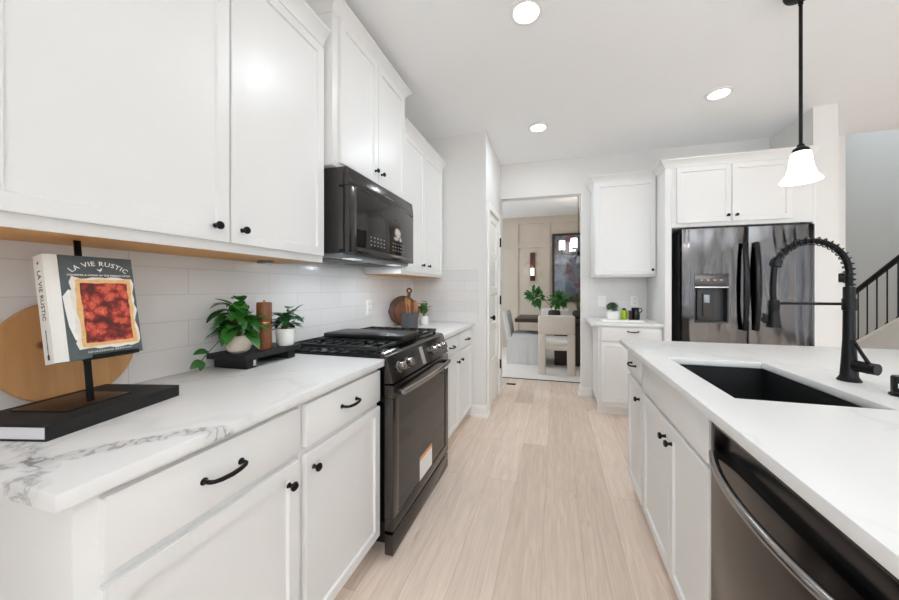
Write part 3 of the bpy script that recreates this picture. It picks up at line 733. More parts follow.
# ---------------------------------------------------------------- text helper (lettering as flat mesh)
def text_bm(s, size, ext=0.0002, spacing=1.0, bend=0.0, align='CENTER', weight=0.0):
    cu = bpy.data.curves.new('lettering_curve', 'FONT'); cu.body = s; cu.size = size; cu.align_x = align; cu.align_y = 'CENTER'
    cu.extrude = ext; cu.space_character = spacing; cu.resolution_u = 2; cu.offset = weight
    o = bpy.data.objects.new('lettering_curve', cu); COL.objects.link(o)
    dg = bpy.context.evaluated_depsgraph_get(); dg.update()
    me = bpy.data.meshes.new_from_object(o.evaluated_get(dg))
    bm = bmesh.new(); bm.from_mesh(me)
    bpy.data.objects.remove(o); bpy.data.curves.remove(cu); bpy.data.meshes.remove(me)
    if bend:
        for v in bm.verts:
            a = v.co.x/bend; r = bend+v.co.y
            v.co.x = r*math.sin(a); v.co.y = r*math.cos(a)-bend
    return bm

# ---------------------------------------------------------------- gas range
RY0, RY1 = 1.352, 2.135
t = thing('gas_range', 'black stainless gas range with oven set between the left cabinets', 'range', (-1.08, (RY0+RY1)/2, 0))
b = MB(); b.box(-1.395, -0.775, RY0, RY1, 0.045, 0.905, 0.002); obj('body', b, M_blackgloss, t)
P0, P1 = 1.328, 2.108
b = MB(); b.prism([(-0.7645, 0.802), (-0.720, 0.806), (-0.756, 0.925), (-0.7645, 0.932)], P0, P1, 'y', 0.0015); b.prism([(-0.7646, 0.9155), (-0.7646, 0.934), (-0.80, 0.938), (-0.82, 0.938), (-0.82, 0.9155)], RY0-0.002, P1, 'y', 0.001); cp = obj('control_panel', b, M_bss, t)
nrm = Vector((0.955, 0, 0.297)); RKN = nrm.to_track_quat('Z', 'Y').to_matrix().to_4x4()
for y in (1.418, 1.510, 1.865, 1.945, 2.025):
    b = MB(); b.lathe([(0, 0), (0.028, 0), (0.028, 0.004), (0.0235, 0.006), (0.021, 0.030), (0.018, 0.033), (0, 0.033)], (-0.7375, y, 0.862), 20, rot=RKN)
    b.box(-0.004, 0.004, -0.020, 0.020, 0.030, 0.039, 0.001, M=Tr(-0.7375, y, 0.862) @ RKN)
    k = obj('burner_knob', b, M_bssh, cp)
b = MB(); b.box(-0.022, 0.022, -0.05, 0.05, 0.0005, 0.003, 0.001, M=Tr(-0.7375, 1.70, 0.862) @ RKN); obj('display', b, M_display, cp)
# oven door
b = MB()
fo = (-0.7645, -0.720)
b.box(fo[0], fo[1], P0, P1, 0.122, 0.18, 0.003); b.box(fo[0], fo[1], P0, P1, 0.735, 0.796, 0.003)
b.box(fo[0], fo[1], P0, P0+0.058, 0.1801, 0.7349, 0.002); b.box(fo[0], fo[1], P1-0.058, P1, 0.1801, 0.7349, 0.002)
od = obj('oven_door', b, M_bss, t)
b = MB(); b.box(-0.763, -0.724, P0+0.0585, P1-0.0585, 0.1805, 0.7345); obj('glass_panel', b, M_glass_dark, od)
pts = []; n = 16
for k in range(n+1):
    s = -1+2*k/n; pts.append((-0.690+0.016*(1-s*s), (P0+P1)/2-0.01+s*0.335, 0.757))
b = MB(); b.tube(pts, 0.0155, 12, flat=(0.75, 1.0))
for s in (-1, 1):
    b.box(-0.7202, -0.684, (P0+P1)/2-0.01+s*0.325-0.012, (P0+P1)/2-0.01+s*0.325+0.012, 0.745, 0.769, 0.004)
obj('door_handle', b, M_bssh, od)
b = MB(); b.box(-0.7239, -0.7235, 1.635, 1.815, 0.175, 0.308); lb = obj('energy_sticker', b, M_white_plastic, od)
b = MB(); b.box(-0.7234, -0.7232, 1.635, 1.815, 0.288, 0.308); obj('orange_band', b, M_orange, lb)
b = MB(); b.box(-0.720, -0.7195, 2.04, 2.095, 0.70, 0.745); obj('paper_tag', b, M_white_plastic, od)
b = MB(); b.box(-0.7645, -0.722, P0, P1, 0.012, 0.108, 0.003); obj('storage_drawer', b, M_bss, t)
for x, y in ((-0.75, P0+0.03), (-0.75, P1-0.03), (-1.36, P0+0.03), (-1.36, P1-0.03)):
    b = MB(); b.lathe([(0, 0), (0.016, 0), (0.016, 0.012), (0.009, 0.016), (0.009, 0.05), (0, 0.05)], (x, y, 0), 14); obj('foot', b, M_blackgloss, t)
# cooktop
b = MB(); b.box(-1.395, -0.80, RY0-0.004, RY1+0.004, 0.9155, 0.928, 0.003); b.box(-1.395, -1.345, RY0, RY1, 0.9281, 0.945, 0.003); ct = obj('cooktop', b, M_blackgloss, t)
for (x, y, r) in ((-1.22, 1.50, 0.045), (-0.94, 1.50, 0.05), (-1.22, 1.745, 0.04), (-0.94, 1.745, 0.04), (-1.22, 1.99, 0.045), (-0.94, 1.99, 0.05)):
    b = MB(); b.lathe([(0, 0.9285), (r*1.1, 0.9285), (r*1.05, 0.936), (r*0.8, 0.938), (r*0.8, 0.943), (r*0.7, 0.946), (0, 0.946)], (x, y, 0), 24); obj('burner', b, M_iron, ct)
def grate(y0, y1):
    b = MB(); x0, x1 = -1.335, -0.815; z0, z1 = 0.944, 0.962; w = 0.011
    for y in (y0+0.006, y1-0.006): b.box(x0, x1, y-w/2, y+w/2, z0, z1, 0.002)
    for x in (x0+0.006, x1-0.006, (x0+x1)/2): b.box(x-w/2, x+w/2, y0, y1, z0, z1, 0.002)
    yc = (y0+y1)/2
    for xc in (x0+(x1-x0)*0.25, x0+(x1-x0)*0.75):
        for k in range(4):
            a = k*PI/2
            if k % 2 == 0:
                b.box(xc+math.cos(a)*0.02-(0.045 if math.cos(a) < 0 else 0)*1.9, xc+math.cos(a)*0.02+(0.045*1.9 if math.cos(a) > 0 else 0), yc-0.004, yc+0.004, z0+0.004, z1+0.002, 0.0015)
            else:
                ya, yb = (yc+0.02, y1-0.008) if math.sin(a) > 0 else (y0+0.008, yc-0.02)
                b.box(xc-0.004, xc+0.004, ya, yb, z0+0.004, z1+0.002, 0.0015)
        for sx in (-1, 1):
            b.box(xc+sx*0.062-0.004, xc+sx*0.062+0.004, y0+0.01, y1-0.01, z0+0.002, z1, 0.0015)
    for x in (x0+0.012, x1-0.012):
        for y in (y0+0.012, y1-0.012): b.box(x-0.008, x+0.008, y-0.008, y+0.008, 0.9285, z0+0.002)
    return b
for y0, y1 in ((1.368, 1.552), (1.560, 1.778), (1.786, 2.125)):
    obj('grate', grate(y0, y1), M_iron, ct)
b = MB(); b.box(-1.29, -0.79, 1.56, 1.775, 0.9645, 0.990, 0.007); b.box(-1.25, -0.83, 1.585, 1.75, 0.9885, 0.9915, 0.001)
tag(obj('griddle', b, M_iron), 'flat black cast iron griddle lying across the range grates', 'griddle')

# ---------------------------------------------------------------- microwave
MY0, MY1, MX = 1.388, 2.140, -0.995
t = thing('microwave', 'black stainless over-the-range microwave hung under the high cabinet', 'microwave', (-1.2, (MY0+MY1)/2, 1.40))
b = MB(); b.box(WL+0.009, MX-0.035, MY0, MY1, 1.425, 1.858, 0.002); obj('housing', b, M_greyside, t)
b = MB()
b.prism([(MX-0.0345, 1.765), (MX-0.002, 1.765), (MX-0.004, 1.80), (MX-0.014, 1.858), (MX-0.0345, 1.858)], MY0, MY1, 'y', 0.0015)
b.box(MX-0.0345, MX, MY0, MY0+0.062, 1.425, 1.7645, 0.003)
b.box(MX-0.0345, MX-0.002, MY0+0.0621, MY1, 1.425, 1.462, 0.003)
fd = obj('door_frame', b, M_bss, t)
b = MB(); b.box(MX-0.0345, MX-0.003, MY0+0.0625, MY1, 1.4625, 1.7645, 0.002); gl = obj('glass_door', b, M_glass_dark, t)
def on_px(bm, x, y, z):   # text plane facing +X, reading along +Y
    M = Matrix(((0, 0, 1, x), (1, 0, 0, y), (0, 1, 0, z), (0, 0, 0, 1)))
    bm.transform(M); return bm
for z in (1.53, 1.508, 1.486):
    for k in range(5):
        for y_ in (1.585, 1.835):
            b = MB(); b.box(MX-0.003, MX-0.0024, y_+k*0.035, y_+0.012+k*0.035, z, z+0.005); obj('keypad_mark', b, M_silver_ink, gl)
b = MB(); b.box(MX-0.0098, MX-0.0045, 1.745, 1.845, 1.795, 1.806, M=None); obj('brand_plate', b, M_silver_ink, fd)
b = MB(); b.box(WL+0.02, MX-0.04, MY0+0.004, MY1-0.004, 1.405, 1.4245, 0.003); bt = obj('vent_base', b, M_under, t)
for y in (1.52, 1.98):
    b = MB(); b.box(-1.10, -1.04, y-0.05, y+0.05, 1.4025, 1.4048, 0.001); obj('hood_lamp', b, M_hoodlamp, bt)
    l = bpy.data.lights.new('hood_lamp_light', 'AREA'); l.shape = 'RECTANGLE'; l.size = 0.06; l.size_y = 0.1; l.energy = 1.6; l.color = (0.84, 0.93, 1.0)
    o = bpy.data.objects.new('hood_lamp_light', l); COL.objects.link(o); o.location = (-1.07, y, 1.398)
b = MB()
for k in range(2): b.box(-1.33, -1.14, 1.42+k*0.37, 1.72+k*0.37, 1.4022, 1.4048, 0.001)
obj('filter', b, M_greyside, bt)
for z in (1.43, 1.755):
    b = MB(); b.box(MX-0.055, MX-0.037, MY0-0.004, MY0-0.0002, z, z+0.012); obj('side_clip', b, M_blackgloss, t)

# ---------------------------------------------------------------- back run, fridge wall
BX0, BX1 = 0.405, 0.967
base_cabinet('white base cabinet on the back wall under the marble tray', '-y', BX0, BX1, 3.355, WB-0.001,
             [('drawer', 0.428, 0.955, 0.735, 0.866, 0.712, 0.836), ('door', 0.428, 0.955, 0.150, 0.722)], toe=0.075)
b = MB(); b.box(0.330, 0.968, 3.318, WB-0.0005, 0.884, 0.914, 0.003)
tag(obj('countertop', b, M_quartz), 'short white quartz countertop on the back wall beside the fridge', 'countertop')
wall_cabinet('single-door white wall cabinet on the back wall beside the dining opening', '-y', 0.388, 0.967, 3.56, WB-0.001, 1.365, 2.365,
             [(0.402, 0.960, 1.388, 2.335, 0.930, 1.432)],
             [(0.388, WB-0.002), (0.388, 3.56), (0.967, 3.56)], tan=False, crz=2.362)
t = thing('fridge_surround', 'white fridge surround with tall left panel and double-door cabinet on top', 'cabinet', (1.5, 3.6, 0))
b = MB(); b.box(0.969, 1.025, 3.30, WB-0.001, 0, 2.375, 0.001); obj('side_panel', b, M_cab, t)
b = MB(); b.box(2.064, 2.0845, 3.30, WB-0.001, 0, 2.375, 0.001); obj('side_panel', b, M_cab, t)
b = MB(); b.box(1.0255, 2.0635, 3.30, WB-0.001, 1.80, 2.375, 0.001); up = obj('upper_box', b, M_cab, t)
for a0, a1, ku in ((1.062, 1.481, 1.452), (1.487, 1.915, 1.516)):
    d = obj('door', panel('-y', a0, a1, 1.835, 2.335, 3.2795), M_cab, t); knob('-y', ku, 1.885, 3.2795, d)
crown('crown_molding', [(0.969, 3.512), (0.969, 3.30), (2.0845, 3.30)], 2.368, t)

def strip_grid(x0, x1, z0, z1, yf, bow, nx=14, depth=0.05, skip=None):
    # gently bowed door skin facing -Y; skip=(xa,xb,za,zb) leaves an opening
    b = bmesh.new()
    xs = [x0+(x1-x0)*k/nx for k in range(nx+1)]; zs = [z0, z1]
    if skip:
        xs = sorted(set(xs+[skip[0], skip[1]])); zs = [z0, skip[2], skip[3], z1]
    def Y(x): s = 2*(x-x0)/(x1-x0)-1; return yf - bow*(1-s*s) + 0.006*max(0, (abs(s)-0.94)/0.06)**2
    g = [[b.verts.new((x, Y(x), z)) for z in zs] for x in xs]
    gb = [[b.verts.new((x, yf+depth, z)) for z in zs] for x in xs]
    nz = len(zs)-1
    def inside(i, j):
        if not skip: return False
        xc = (xs[i]+xs[i+1])/2; zc = (zs[j]+zs[j+1])/2
        return skip[0] < xc < skip[1] and skip[2] < zc < skip[3]
    for i in range(len(xs)-1):
        for j in range(nz):
            if inside(i, j): continue
            b.faces.new((g[i][j], g[i+1][j], g[i+1][j+1], g[i][j+1]))
            b.faces.new((gb[i][j], gb[i][j+1], gb[i+1][j+1], gb[i+1][j]))
        b.faces.new((g[i][0], gb[i][0], gb[i+1][0], g[i+1][0])); b.faces.new((g[i][nz], g[i+1][nz], gb[i+1][nz], gb[i][nz]))
    for i in (0, len(xs)-1):
        for j in range(nz): b.faces.new((g[i][j], g[i][j+1], gb[i][j+1], gb[i][j]))
    if skip:
        ia, ib = xs.index(skip[0]), xs.index(skip[1])
        for i in range(ia, ib):
            b.faces.new((g[i][1], g[i+1][1], gb[i+1][1], gb[i][1])); b.faces.new((g[i][2], gb[i][2], gb[i+1][2], g[i+1][2]))
        for i in (ia, ib): b.faces.new((g[i][1], gb[i][1], gb[i][2], g[i][2]))
    bmesh.ops.recalc_face_normals(b, faces=list(b.faces))
    return MB().merge(b)
FY = 3.262
t = thing('refrigerator', 'black stainless French door refrigerator with water dispenser in white surround', 'refrigerator', (1.52, 3.55, 0))
b = MB(); b.box(1.098, 2.055, FY+0.075, WB-0.03, 0.03, 1.775, 0.003); obj('cabinet_body', b, M_greyside, t)
b = MB(); b.box(1.11, 2.04, FY+0.09, FY+0.3, 0, 0.0295); obj('base_grille', b, M_blackgloss, t)
dl = obj('door', strip_grid(1.098, 1.591, 0.72, 1.775, FY, 0.008, depth=0.07, skip=(1.190, 1.448, 0.945, 1.375)), M_fridge, t)
dr = obj('door', strip_grid(1.600, 2.055, 0.72, 1.775, FY, 0.008, depth=0.07), M_fridge, t)
fz = obj('freezer_drawer', strip_grid(1.098, 2.055, 0.06, 0.712, FY, 0.008, depth=0.07), M_fridge, t)
b = MB(); pts = [(1.14+0.77*k/12, FY-0.045-0.02*math.sin(PI*k/12), 0.64) for k in range(13)]; b.tube(pts, 0.014, 10)
for x in (1.15, 1.90): b.cyl((x, FY+0.002, 0.64), (x, FY-0.047, 0.64), 0.01, 10)
obj('handle', b, M_bssh, fz)
for x, dd in ((1.556, dl), (1.640, dr)):
    pts = []; n = 14
    for k in range(n+1):
        s = -1+2*k/n; pts.append((x, FY-0.028-0.032*(1-s*s), 1.263+s*0.375))
    b = MB(); b.tube(pts, [0.019+0.006*(1-abs(-1+2*k/n)) for k in range(n+1)], 12, flat=(1.0, 0.6), upv=(0, 1, 0))
    for s in (-0.93, 0.93): b.box(x-0.012, x+0.012, FY-0.034, FY+0.003, 1.263+s*0.375-0.018, 1.263+s*0.375+0.018, 0.003)
    obj('handle', b, M_handle, dd)
# dispenser
b = MB(); b.box(1.190, 1.448, FY+0.055, FY+0.0645, 0.945, 1.375); b.box(1.190, 1.198, FY-0.004, FY+0.055, 0.945, 1.262); b.box(1.44, 1.448, FY-0.004, FY+0.055, 0.945, 1.262); b.box(1.198, 1.44, FY-0.004, FY+0.055, 0.945, 0.955)
dp = obj('dispenser', b, M_dark_plastic, dl)
b = MB(); b.box(1.1905, 1.4475, FY-0.010, FY+0.05, 1.264, 1.3745, 0.004); obj('control_strip', b, M_bss, dp)
b = MB(); b.box(1.1905, 1.4475, FY-0.014, FY+0.02, 1.250, 1.2635, 0.003); obj('chrome_lip', b, M_chrome, dp)
b = MB(); b.box(1.225, 1.345, FY+0.03, FY+0.0545, 0.965, 1.24, 0.004); b.box(1.262, 1.32, FY+0.012, FY+0.032, 1.0, 1.2, 0.006); obj('paddle', b, M_greyside, dp)
b = MB(); b.box(1.270, 1.312, FY+0.008, FY+0.0118, 1.12, 1.19, 0.001); obj('lever_pad', b, M_under, dp)
for k in range(4):
    b = MB(); b.box(1.235+k*0.05, 1.255+k*0.05, FY-0.0106, FY-0.0101, 1.316, 1.324); obj('control_mark', b, M_silver_ink, dp)
for x in (1.106, 2.01):
    b = MB(); b.box(x, x+0.036, FY+0.02, FY+0.12, 1.7755, 1.792, 0.003); obj('hinge_cover', b, M_dark_plastic, t)

# ---------------------------------------------------------------- island
IX, IF = 0.406, 0.4525
base_cabinet('narrow white island cabinet with drawer at the island\'s far end', '-x', 1.8375, 2.18, IF, 1.05,
             [('drawer', 1.853, 2.168, 0.745, 0.866, 2.0, 0.812), ('door', 1.853, 2.168, 0.105, 0.722, 1.885, 0.652)])
base_cabinet('double-door white sink cabinet in the island beside the dishwasher', '-x', 1.073, 1.836, IF, 1.05,
             [('drawer', 1.083, 1.820, 0.727, 0.866), ('door', 1.083, 1.428, 0.105, 0.708, 1.395, 0.642), ('door', 1.432, 1.820, 0.105, 0.708, 1.465, 0.642)], hollow=True)
base_cabinet('white island cabinet on the near side of the dishwasher', '-x', -0.42, 0.440, IF, 1.05,
             [('drawer', -0.40, 0.43, 0.727, 0.866, 0.0, 0.80), ('door', -0.40, 0.43, 0.105, 0.708, 0.38, 0.645)])
b = MB(); b.box(1.052, 1.36, -0.42, 2.18, 0.0, 0.883, 0.001); tag(obj('island_back_panel', b, M_cab), 'white knee wall panel along the seating side of the island', 'cabinet')
b = MB(); b.slab_hole(IX, 1.80, -0.46, 2.275, 0.884, 0.914, (0.522, 0.895, 1.135, 1.722))
tag(obj('countertop', b, M_quartz), 'large white quartz island countertop with the sink cut into it', 'countertop')
# sink
t = thing('sink', 'black undermount sink set in the island countertop', 'sink', (0.71, 1.43, 0.66))
b = MB(); x0, x1, y0, y1, zb, zt, w = 0.514, 0.903, 1.127, 1.730, 0.665, 0.8835, 0.007
b.box(x0, x1, y0, y1, zb, zb+w); b.box(x0, x0+w, y0, y1, zb+w, zt); b.box(x1-w, x1, y0, y1, zb+w, zt); b.box(x0+w, x1-w, y0, y0+w, zb+w, zt); b.box(x0+w, x1-w, y1-w, y1, zb+w, zt)
obj('basin', b, M_sink, t)
b = MB(); b.lathe([(0, 0.008), (0.03, 0.008), (0.045, 0.010), (0.05, 0.008), (0.05, 0.0071), (0, 0.0071)], (0.71, 1.43, zb), 24); obj('drain', b, M_blackgloss, t)
# faucet
FXc, FYc = 1.012, 1.452
t = thing('faucet', 'matte black spring-neck pull-down faucet standing behind the island sink', 'faucet', (FXc, FYc, 0.9145))
b = MB(); b.lathe([(0, 0.9145), (0.031, 0.9145), (0.031, 0.919), (0.028, 0.923), (0.0235, 0.932), (0.0205, 0.98), (0.0165, 1.06), (0.0155, 1.165), (0, 1.165)], (FXc, FYc, 0), 28); obj('body', b, M_black, t)
b = MB(); b.lathe([(0, 1.1655), (0.018, 1.1655), (0.0185, 1.17), (0.0185, 1.205), (0.0155, 1.21), (0.0155, 1.245), (0.0135, 1.25), (0, 1.25)], (FXc, FYc, 0), 28); obj('collar', b, M_black, t)
HX = 0.79
arc = []
cx, rx = (FXc+HX)/2, (FXc-HX)/2
arc = [(FXc, FYc, 1.2505), (FXc, FYc, 1.29)]
for k in range(25):
    a = PI*k/24; arc.append((cx+rx*math.cos(a), FYc, 1.30+0.118*math.sin(a)))
arc2 = arc + [(HX-0.003, FYc, 1.26), (HX-0.003, FYc, 1.22), (HX, FYc, 1.195)]
b = MB(); b.tube(arc2, 0.0098, 12); ho = obj('hose', b, M_black, t)
# spring coil around first 3/4 of the arc
from bisect import bisect
def along(path):
    P = [Vector(p) for p in path]; L = [0]
    for a, c in zip(P, P[1:]): L.append(L[-1]+(c-a).length)
    def f(s):
        s = max(0, min(L[-1]-1e-6, s)); i = min(len(P)-2, bisect(L, s)-1)
        q = (s-L[i])/(L[i+1]-L[i]); return P[i].lerp(P[i+1], q), (P[i+1]-P[i]).normalized()
    return f, L[-1]
f, LL = along(arc)
co = []; turns = 20; s_end = LL*0.90
for k in range(turns*12+1):
    s = s_end*k/(turns*12); p, tg = f(s); side = Vector((0, 1, 0)); up = side.cross(tg)
    a = 2*PI*k/12; co.append(p + (side*math.cos(a)+up*math.sin(a))*0.0145)
b = MB(); b.tube(co, 0.0021, 6); obj('spring', b, M_black, t)
p, tg = f(LL*0.905)
b = MB(); b.cyl(p-tg*0.012, p+tg*0.014, 0.0185, 18); obj('spring_clamp', b, M_black, t)
b = MB()
b.lathe([(0, 0), (0.0165, 0), (0.0175, 0.01), (0.0175, 0.032), (0.0155, 0.036), (0.0165, 0.05), (0.023, 0.098), (0.0235, 0.102), (0, 0.102)], (HX, FYc, 1.2), 24, rot=Rx(PI))
b.box(HX-0.033, HX-0.019, FYc-0.008, FYc+0.008, 1.112, 1.150, 0.003); b.box(HX-0.040, HX-0.030, FYc-0.006, FYc+0.006, 1.118, 1.134, 0.003)
obj('spray_head', b, M_black, t)
b = MB(); b.cyl((FXc-0.02, FYc, 1.188), (HX+0.016, FYc, 1.188), 0.0052, 12); obj('docking_arm', b, M_black, t)
# lever: barrel on the near side towards the camera right
dirn = Vector((0.42, -0.90, -0.02)).normalized()
p0 = Vector((FXc, FYc, 0.972))
b = MB(); b.cyl(p0+dirn*0.014, p0+dirn*0.072, 0.0195, 20); b.cyl(p0+dirn*0.048, p0+dirn*0.050, 0.0205, 20)
q = p0+dirn*0.052; b.tube([q+Vector((0, 0, 0.012)), q+Vector((-0.018, 0.005, 0.05)), q+Vector((-0.036, 0.012, 0.095))], [0.006, 0.0052, 0.0045], 10); obj('lever_handle', b, M_black, t)
# soap dispenser / air switch
t = thing('air_switch', 'short black cylinder set in the island counter beside the faucet', 'switch', (1.022, 1.285, 0.9145))
b = MB(); b.lathe([(0, 0), (0.026, 0), (0.026, 0.006), (0.0215, 0.008), (0.0215, 0.056), (0.019, 0.060), (0, 0.060)], (1.022, 1.285, 0.9145), 28); obj('body', b, M_blackgloss, t)
b = MB(); b.box(-0.0022, 0.0022, -0.0004, 0.0003, 0.026, 0.040, M=Tr(1.022, 1.285, 0.9145) @ Rz(math.radians(-50)) @ Tr(0, -0.0219, 0)); obj('light_slot', b, M_white_plastic, t)

# dishwasher
DY0, DY1, DF = 0.445, 1.0695, 0.432
t = thing('dishwasher', 'black stainless dishwasher with bowed bar handle built into the island', 'dishwasher', (0.7, (DY0+DY1)/2, 0))
b = MB(); b.box(0.48, 1.04, DY0+0.004, DY1-0.004, 0.05, 0.87); obj('tub', b, M_greyside, t)
b = MB(); b.box(DF, 0.4795, DY0, DY1, 0.11, 0.790, 0.003); b.box(DF, 0.4795, DY1-0.018, DY1, 0.7905, 0.868, 0.002); b.box(DF, 0.4795, DY0, DY0+0.018, 0.7905, 0.868, 0.002)
b.box(DF, 0.4795, DY0+0.018, DY1-0.018, 0.856, 0.868, 0.001)
dd = obj('door_panel', b, M_bss, t)
b = MB(); b.box(0.452, 0.4795, DY0+0.0185, DY1-0.0185, 0.791, 0.8555); obj('recess', b, M_blackgloss, dd)
pts = []; n = 20
for k in range(n+1):
    s = -1+2*k/n; pts.append((DF-0.004-0.052*(1-abs(s)**2.2), (DY0+DY1)/2+s*0.288, 0.780))
b = MB(); b.tube(pts, 0.0105, 12); obj('handle', b, M_bssh, dd)
b = MB(); b.box(0.49, 0.505, DY0+0.002, DY1-0.002, 0.0, 0.10); obj('toe_kick', b, M_blackgloss, t)

# ---------------------------------------------------------------- ceiling lights
t = thing('recessed_light', 'recessed ceiling light nearest the camera, near the top edge', 'ceiling light', (-0.156, 1.776, CZ-0.0005), 'recessed ceiling lights')
b = MB(); b.lathe([(0.068, 0), (0.092, 0), (0.090, -0.007), (0.070, -0.011), (0.068, -0.006), (0.068, 0)], (-0.156, 1.776, CZ-0.0005), 36); obj('trim_ring', b, M_trim, t)
b = MB(); b.lathe([(0, -0.004), (0.0675, -0.004), (0.0675, -0.001), (0, -0.001)], (-0.156, 1.776, CZ-0.0005), 36); obj('lens', b, M_lamp, t)
dup(t, (-0.157, 3.075, CZ-0.0005), 'recessed ceiling light above the floor before the dining opening')
dup(t, (1.228, 2.905, CZ-0.0005), 'recessed ceiling light in front of the fridge cabinets')
for (x, y, e) in ((-0.156, 1.776, 6.5), (-0.157, 3.075, 6), (1.228, 2.905, 1.0), (-0.156, 0.477, 2.2)):
    l = bpy.data.lights.new('downlight', 'AREA'); l.shape = 'DISK'; l.size = 0.13; l.energy = e; l.color = (0.84, 0.93, 1.0)
    o = bpy.data.objects.new('downlight', l); COL.objects.link(o); o.location = (x, y, CZ-0.02)
# pendant
PX, PY = 1.195, 1.99
t = thing('pendant_light', 'pendant light with white bell glass shade on black rod over the island', 'pendant light', (PX, PY, 1.77))
b = MB(); b.lathe([(0, CZ-0.0005), (0.065, CZ-0.0005), (0.066, CZ-0.03), (0.060, CZ-0.042), (0.03, CZ-0.05), (0, CZ-0.05)], (PX, PY, 0), 32); obj('canopy', b, M_black, t)
b = MB(); b.cyl((PX, PY, 1.965), (PX, PY, CZ-0.0505), 0.0075, 14); b.cyl((PX, PY, CZ-0.09), (PX, PY, CZ-0.0505), 0.010, 14); obj('rod', b, M_black, t)
b = MB(); b.lathe([(0, 1.972), (0.013, 1.970), (0.016, 1.958), (0.030, 1.948), (0.034, 1.936), (0.030, 1.932), (0, 1.932)], (PX, PY, 0), 28); obj('socket_cap', b, M_black, t)
prof = [(0.026, 1.934), (0.038, 1.930), (0.046, 1.912), (0.049, 1.885), (0.055, 1.855), (0.068, 1.822), (0.086, 1.800), (0.098, 1.789), (0.0985, 1.785), (0.095, 1.7855), (0.083, 1.796), (0.065, 1.818), (0.052, 1.852), (0.046, 1.885), (0.043, 1.910), (0.036, 1.926), (0.026, 1.930)]
prof = [(r_ if r_ < 0.03 else 0.03+(r_-0.03)*0.72, z_) for r_, z_ in prof]
b = MB(); b.lathe(prof, (PX, PY, 0), 40); obj('glass_shade', b, M_shade, t)
l = bpy.data.lights.new('pendant_bulb', 'POINT'); l.energy = 1.5; l.color = (1, 0.95, 0.88); l.shadow_soft_size = 0.03
o = bpy.data.objects.new('pendant_bulb', l); COL.objects.link(o); o.location = (PX, PY, 1.80)

# ---------------------------------------------------------------- plants
def leaf(bm, base, d, up, L, W, droop, fold=0.25, n=6, tip=0.35):
    d = d.normalized(); s = d.cross(up)
    if s.length < 1e-4: s = d.cross(Vector((1, 0, 0)))
    s.normalize(); u = s.cross(d).normalized()
    c = []; 
    for k in range(n+1):
        q = k/n
        w = W/2*math.sin(PI*min(1, q**0.75))**0.8 if 0 < q < 1 else 0
        p = base + d*(L*q) - Vector((0, 0, 1))*(droop*L*q*q)
        c.append((p, w))
    prev = None
    for k, (p, w) in enumerate(c):
        if w == 0: row = [bm.verts.new(p)]
        else: row = [bm.verts.new(p-s*w+u*w*fold), bm.verts.new(p), bm.verts.new(p+s*w+u*w*fold)]
        if prev:
            if len(prev) == 1 and len(row) == 3: bm.faces.new((prev[0], row[1], row[0])); bm.faces.new((prev[0], row[2], row[1]))
            elif len(prev) == 3 and len(row) == 3: bm.faces.new((prev[0], prev[1], row[1], row[0])); bm.faces.new((prev[1], prev[2], row[2], row[1]))
            elif len(prev) == 3: bm.faces.new((prev[0], prev[1], row[0])); bm.faces.new((prev[1], prev[2], row[0]))
        prev = row
def rnd(a, b): return a+(b-a)*random.random()
def bushy(c, n, R, H, L, W, droop=(0.2, 0.6), seed=1, el=(0.0, 1.2), avoid=None):
    random.seed(seed); lv = MB(); st = MB()
    for k in range(n):
        a = 2.399*k+rnd(-0.4, 0.4); e = rnd(*el); q = rnd(0.35, 1.0)
        d = Vector((math.cos(a)*math.cos(e), math.sin(a)*math.cos(e), math.sin(e)))
        tipb = Vector(c)+Vector((d.x*R*q, d.y*R*q, H*(0.25+0.75*math.sin(e))*q))
        ld = (Vector((d.x, d.y, 0))*0.9+Vector((rnd(-.4, .4), rnd(-.4, .4), rnd(-0.3, 0.6)))).normalized()
        if avoid and any((Vector((tipb.x+ld.x*L*q_, tipb.y+ld.y*L*q_))-Vector(avoid)).length < 0.052 for q_ in (0, 0.5, 1.0)): continue
        leaf(lv.bm, tipb, ld, Vector((0, 0, 1)), L*rnd(0.75, 1.15), W*rnd(0.8, 1.15), rnd(*droop))
        if k % 2 == 0: st.tube([Vector(c), Vector(c).lerp(tipb, 0.5)+Vector((0, 0, 0.01)), tipb], 0.0018, 5)
    return lv, st

# ---------------------------------------------------------------- black coffee table book, easel, cookbook, round board
u_ = Vector((-0.065, 0.289)).normalized(); v_ = Vector((-u_.y, u_.x))      # along the book, and towards the wall
MBK = Matrix(((v_.x, u_.x, 0, -1.052), (v_.y, u_.y, 0, 0.427), (0, 0, 1, 0.9142), (0, 0, 0, 1)))
t = thing('coffee_table_book', 'large black coffee table book lying flat on the counter under the easel', 'book', (-1.2, 0.55, 0.9142))
b = MB(); b.box(0, 0.236, 0, 0.300, 0, 0.003, 0.0008, M=MBK); b.box(0, 0.236, 0, 0.300, 0.030, 0.033, 0.0008, M=MBK); b.box(0, 0.0035, 0, 0.300, 0.003, 0.030, M=MBK); obj('cover', b, M_blackbook, t)
b = MB(); b.box(0.004, 0.232, 0.004, 0.295, 0.0031, 0.0299, M=MBK); obj('pages', b, M_paper, t, label='white page block')
ZT = 0.9142+0.033
EM = Tr(-1.165, 0.548, ZT+0.0003) @ Rz(math.radians(12.7))
t = thing('book_easel', 'black iron easel stand on the black book holding up the cookbook', 'easel', (-1.165, 0.548, ZT+0.0003))
b = MB(); b.box(-0.115, 0.025, -0.068, 0.075, 0, 0.004, 0.001, M=EM); obj('base_plate', b, mat('bronze_plate', srgb(56, 42, 34), 0.35, 0.5, var=0.1), t)
lean = math.radians(11)
PM = Tr(-1.165, 0.548, ZT+0.0045) @ Ry(-lean)
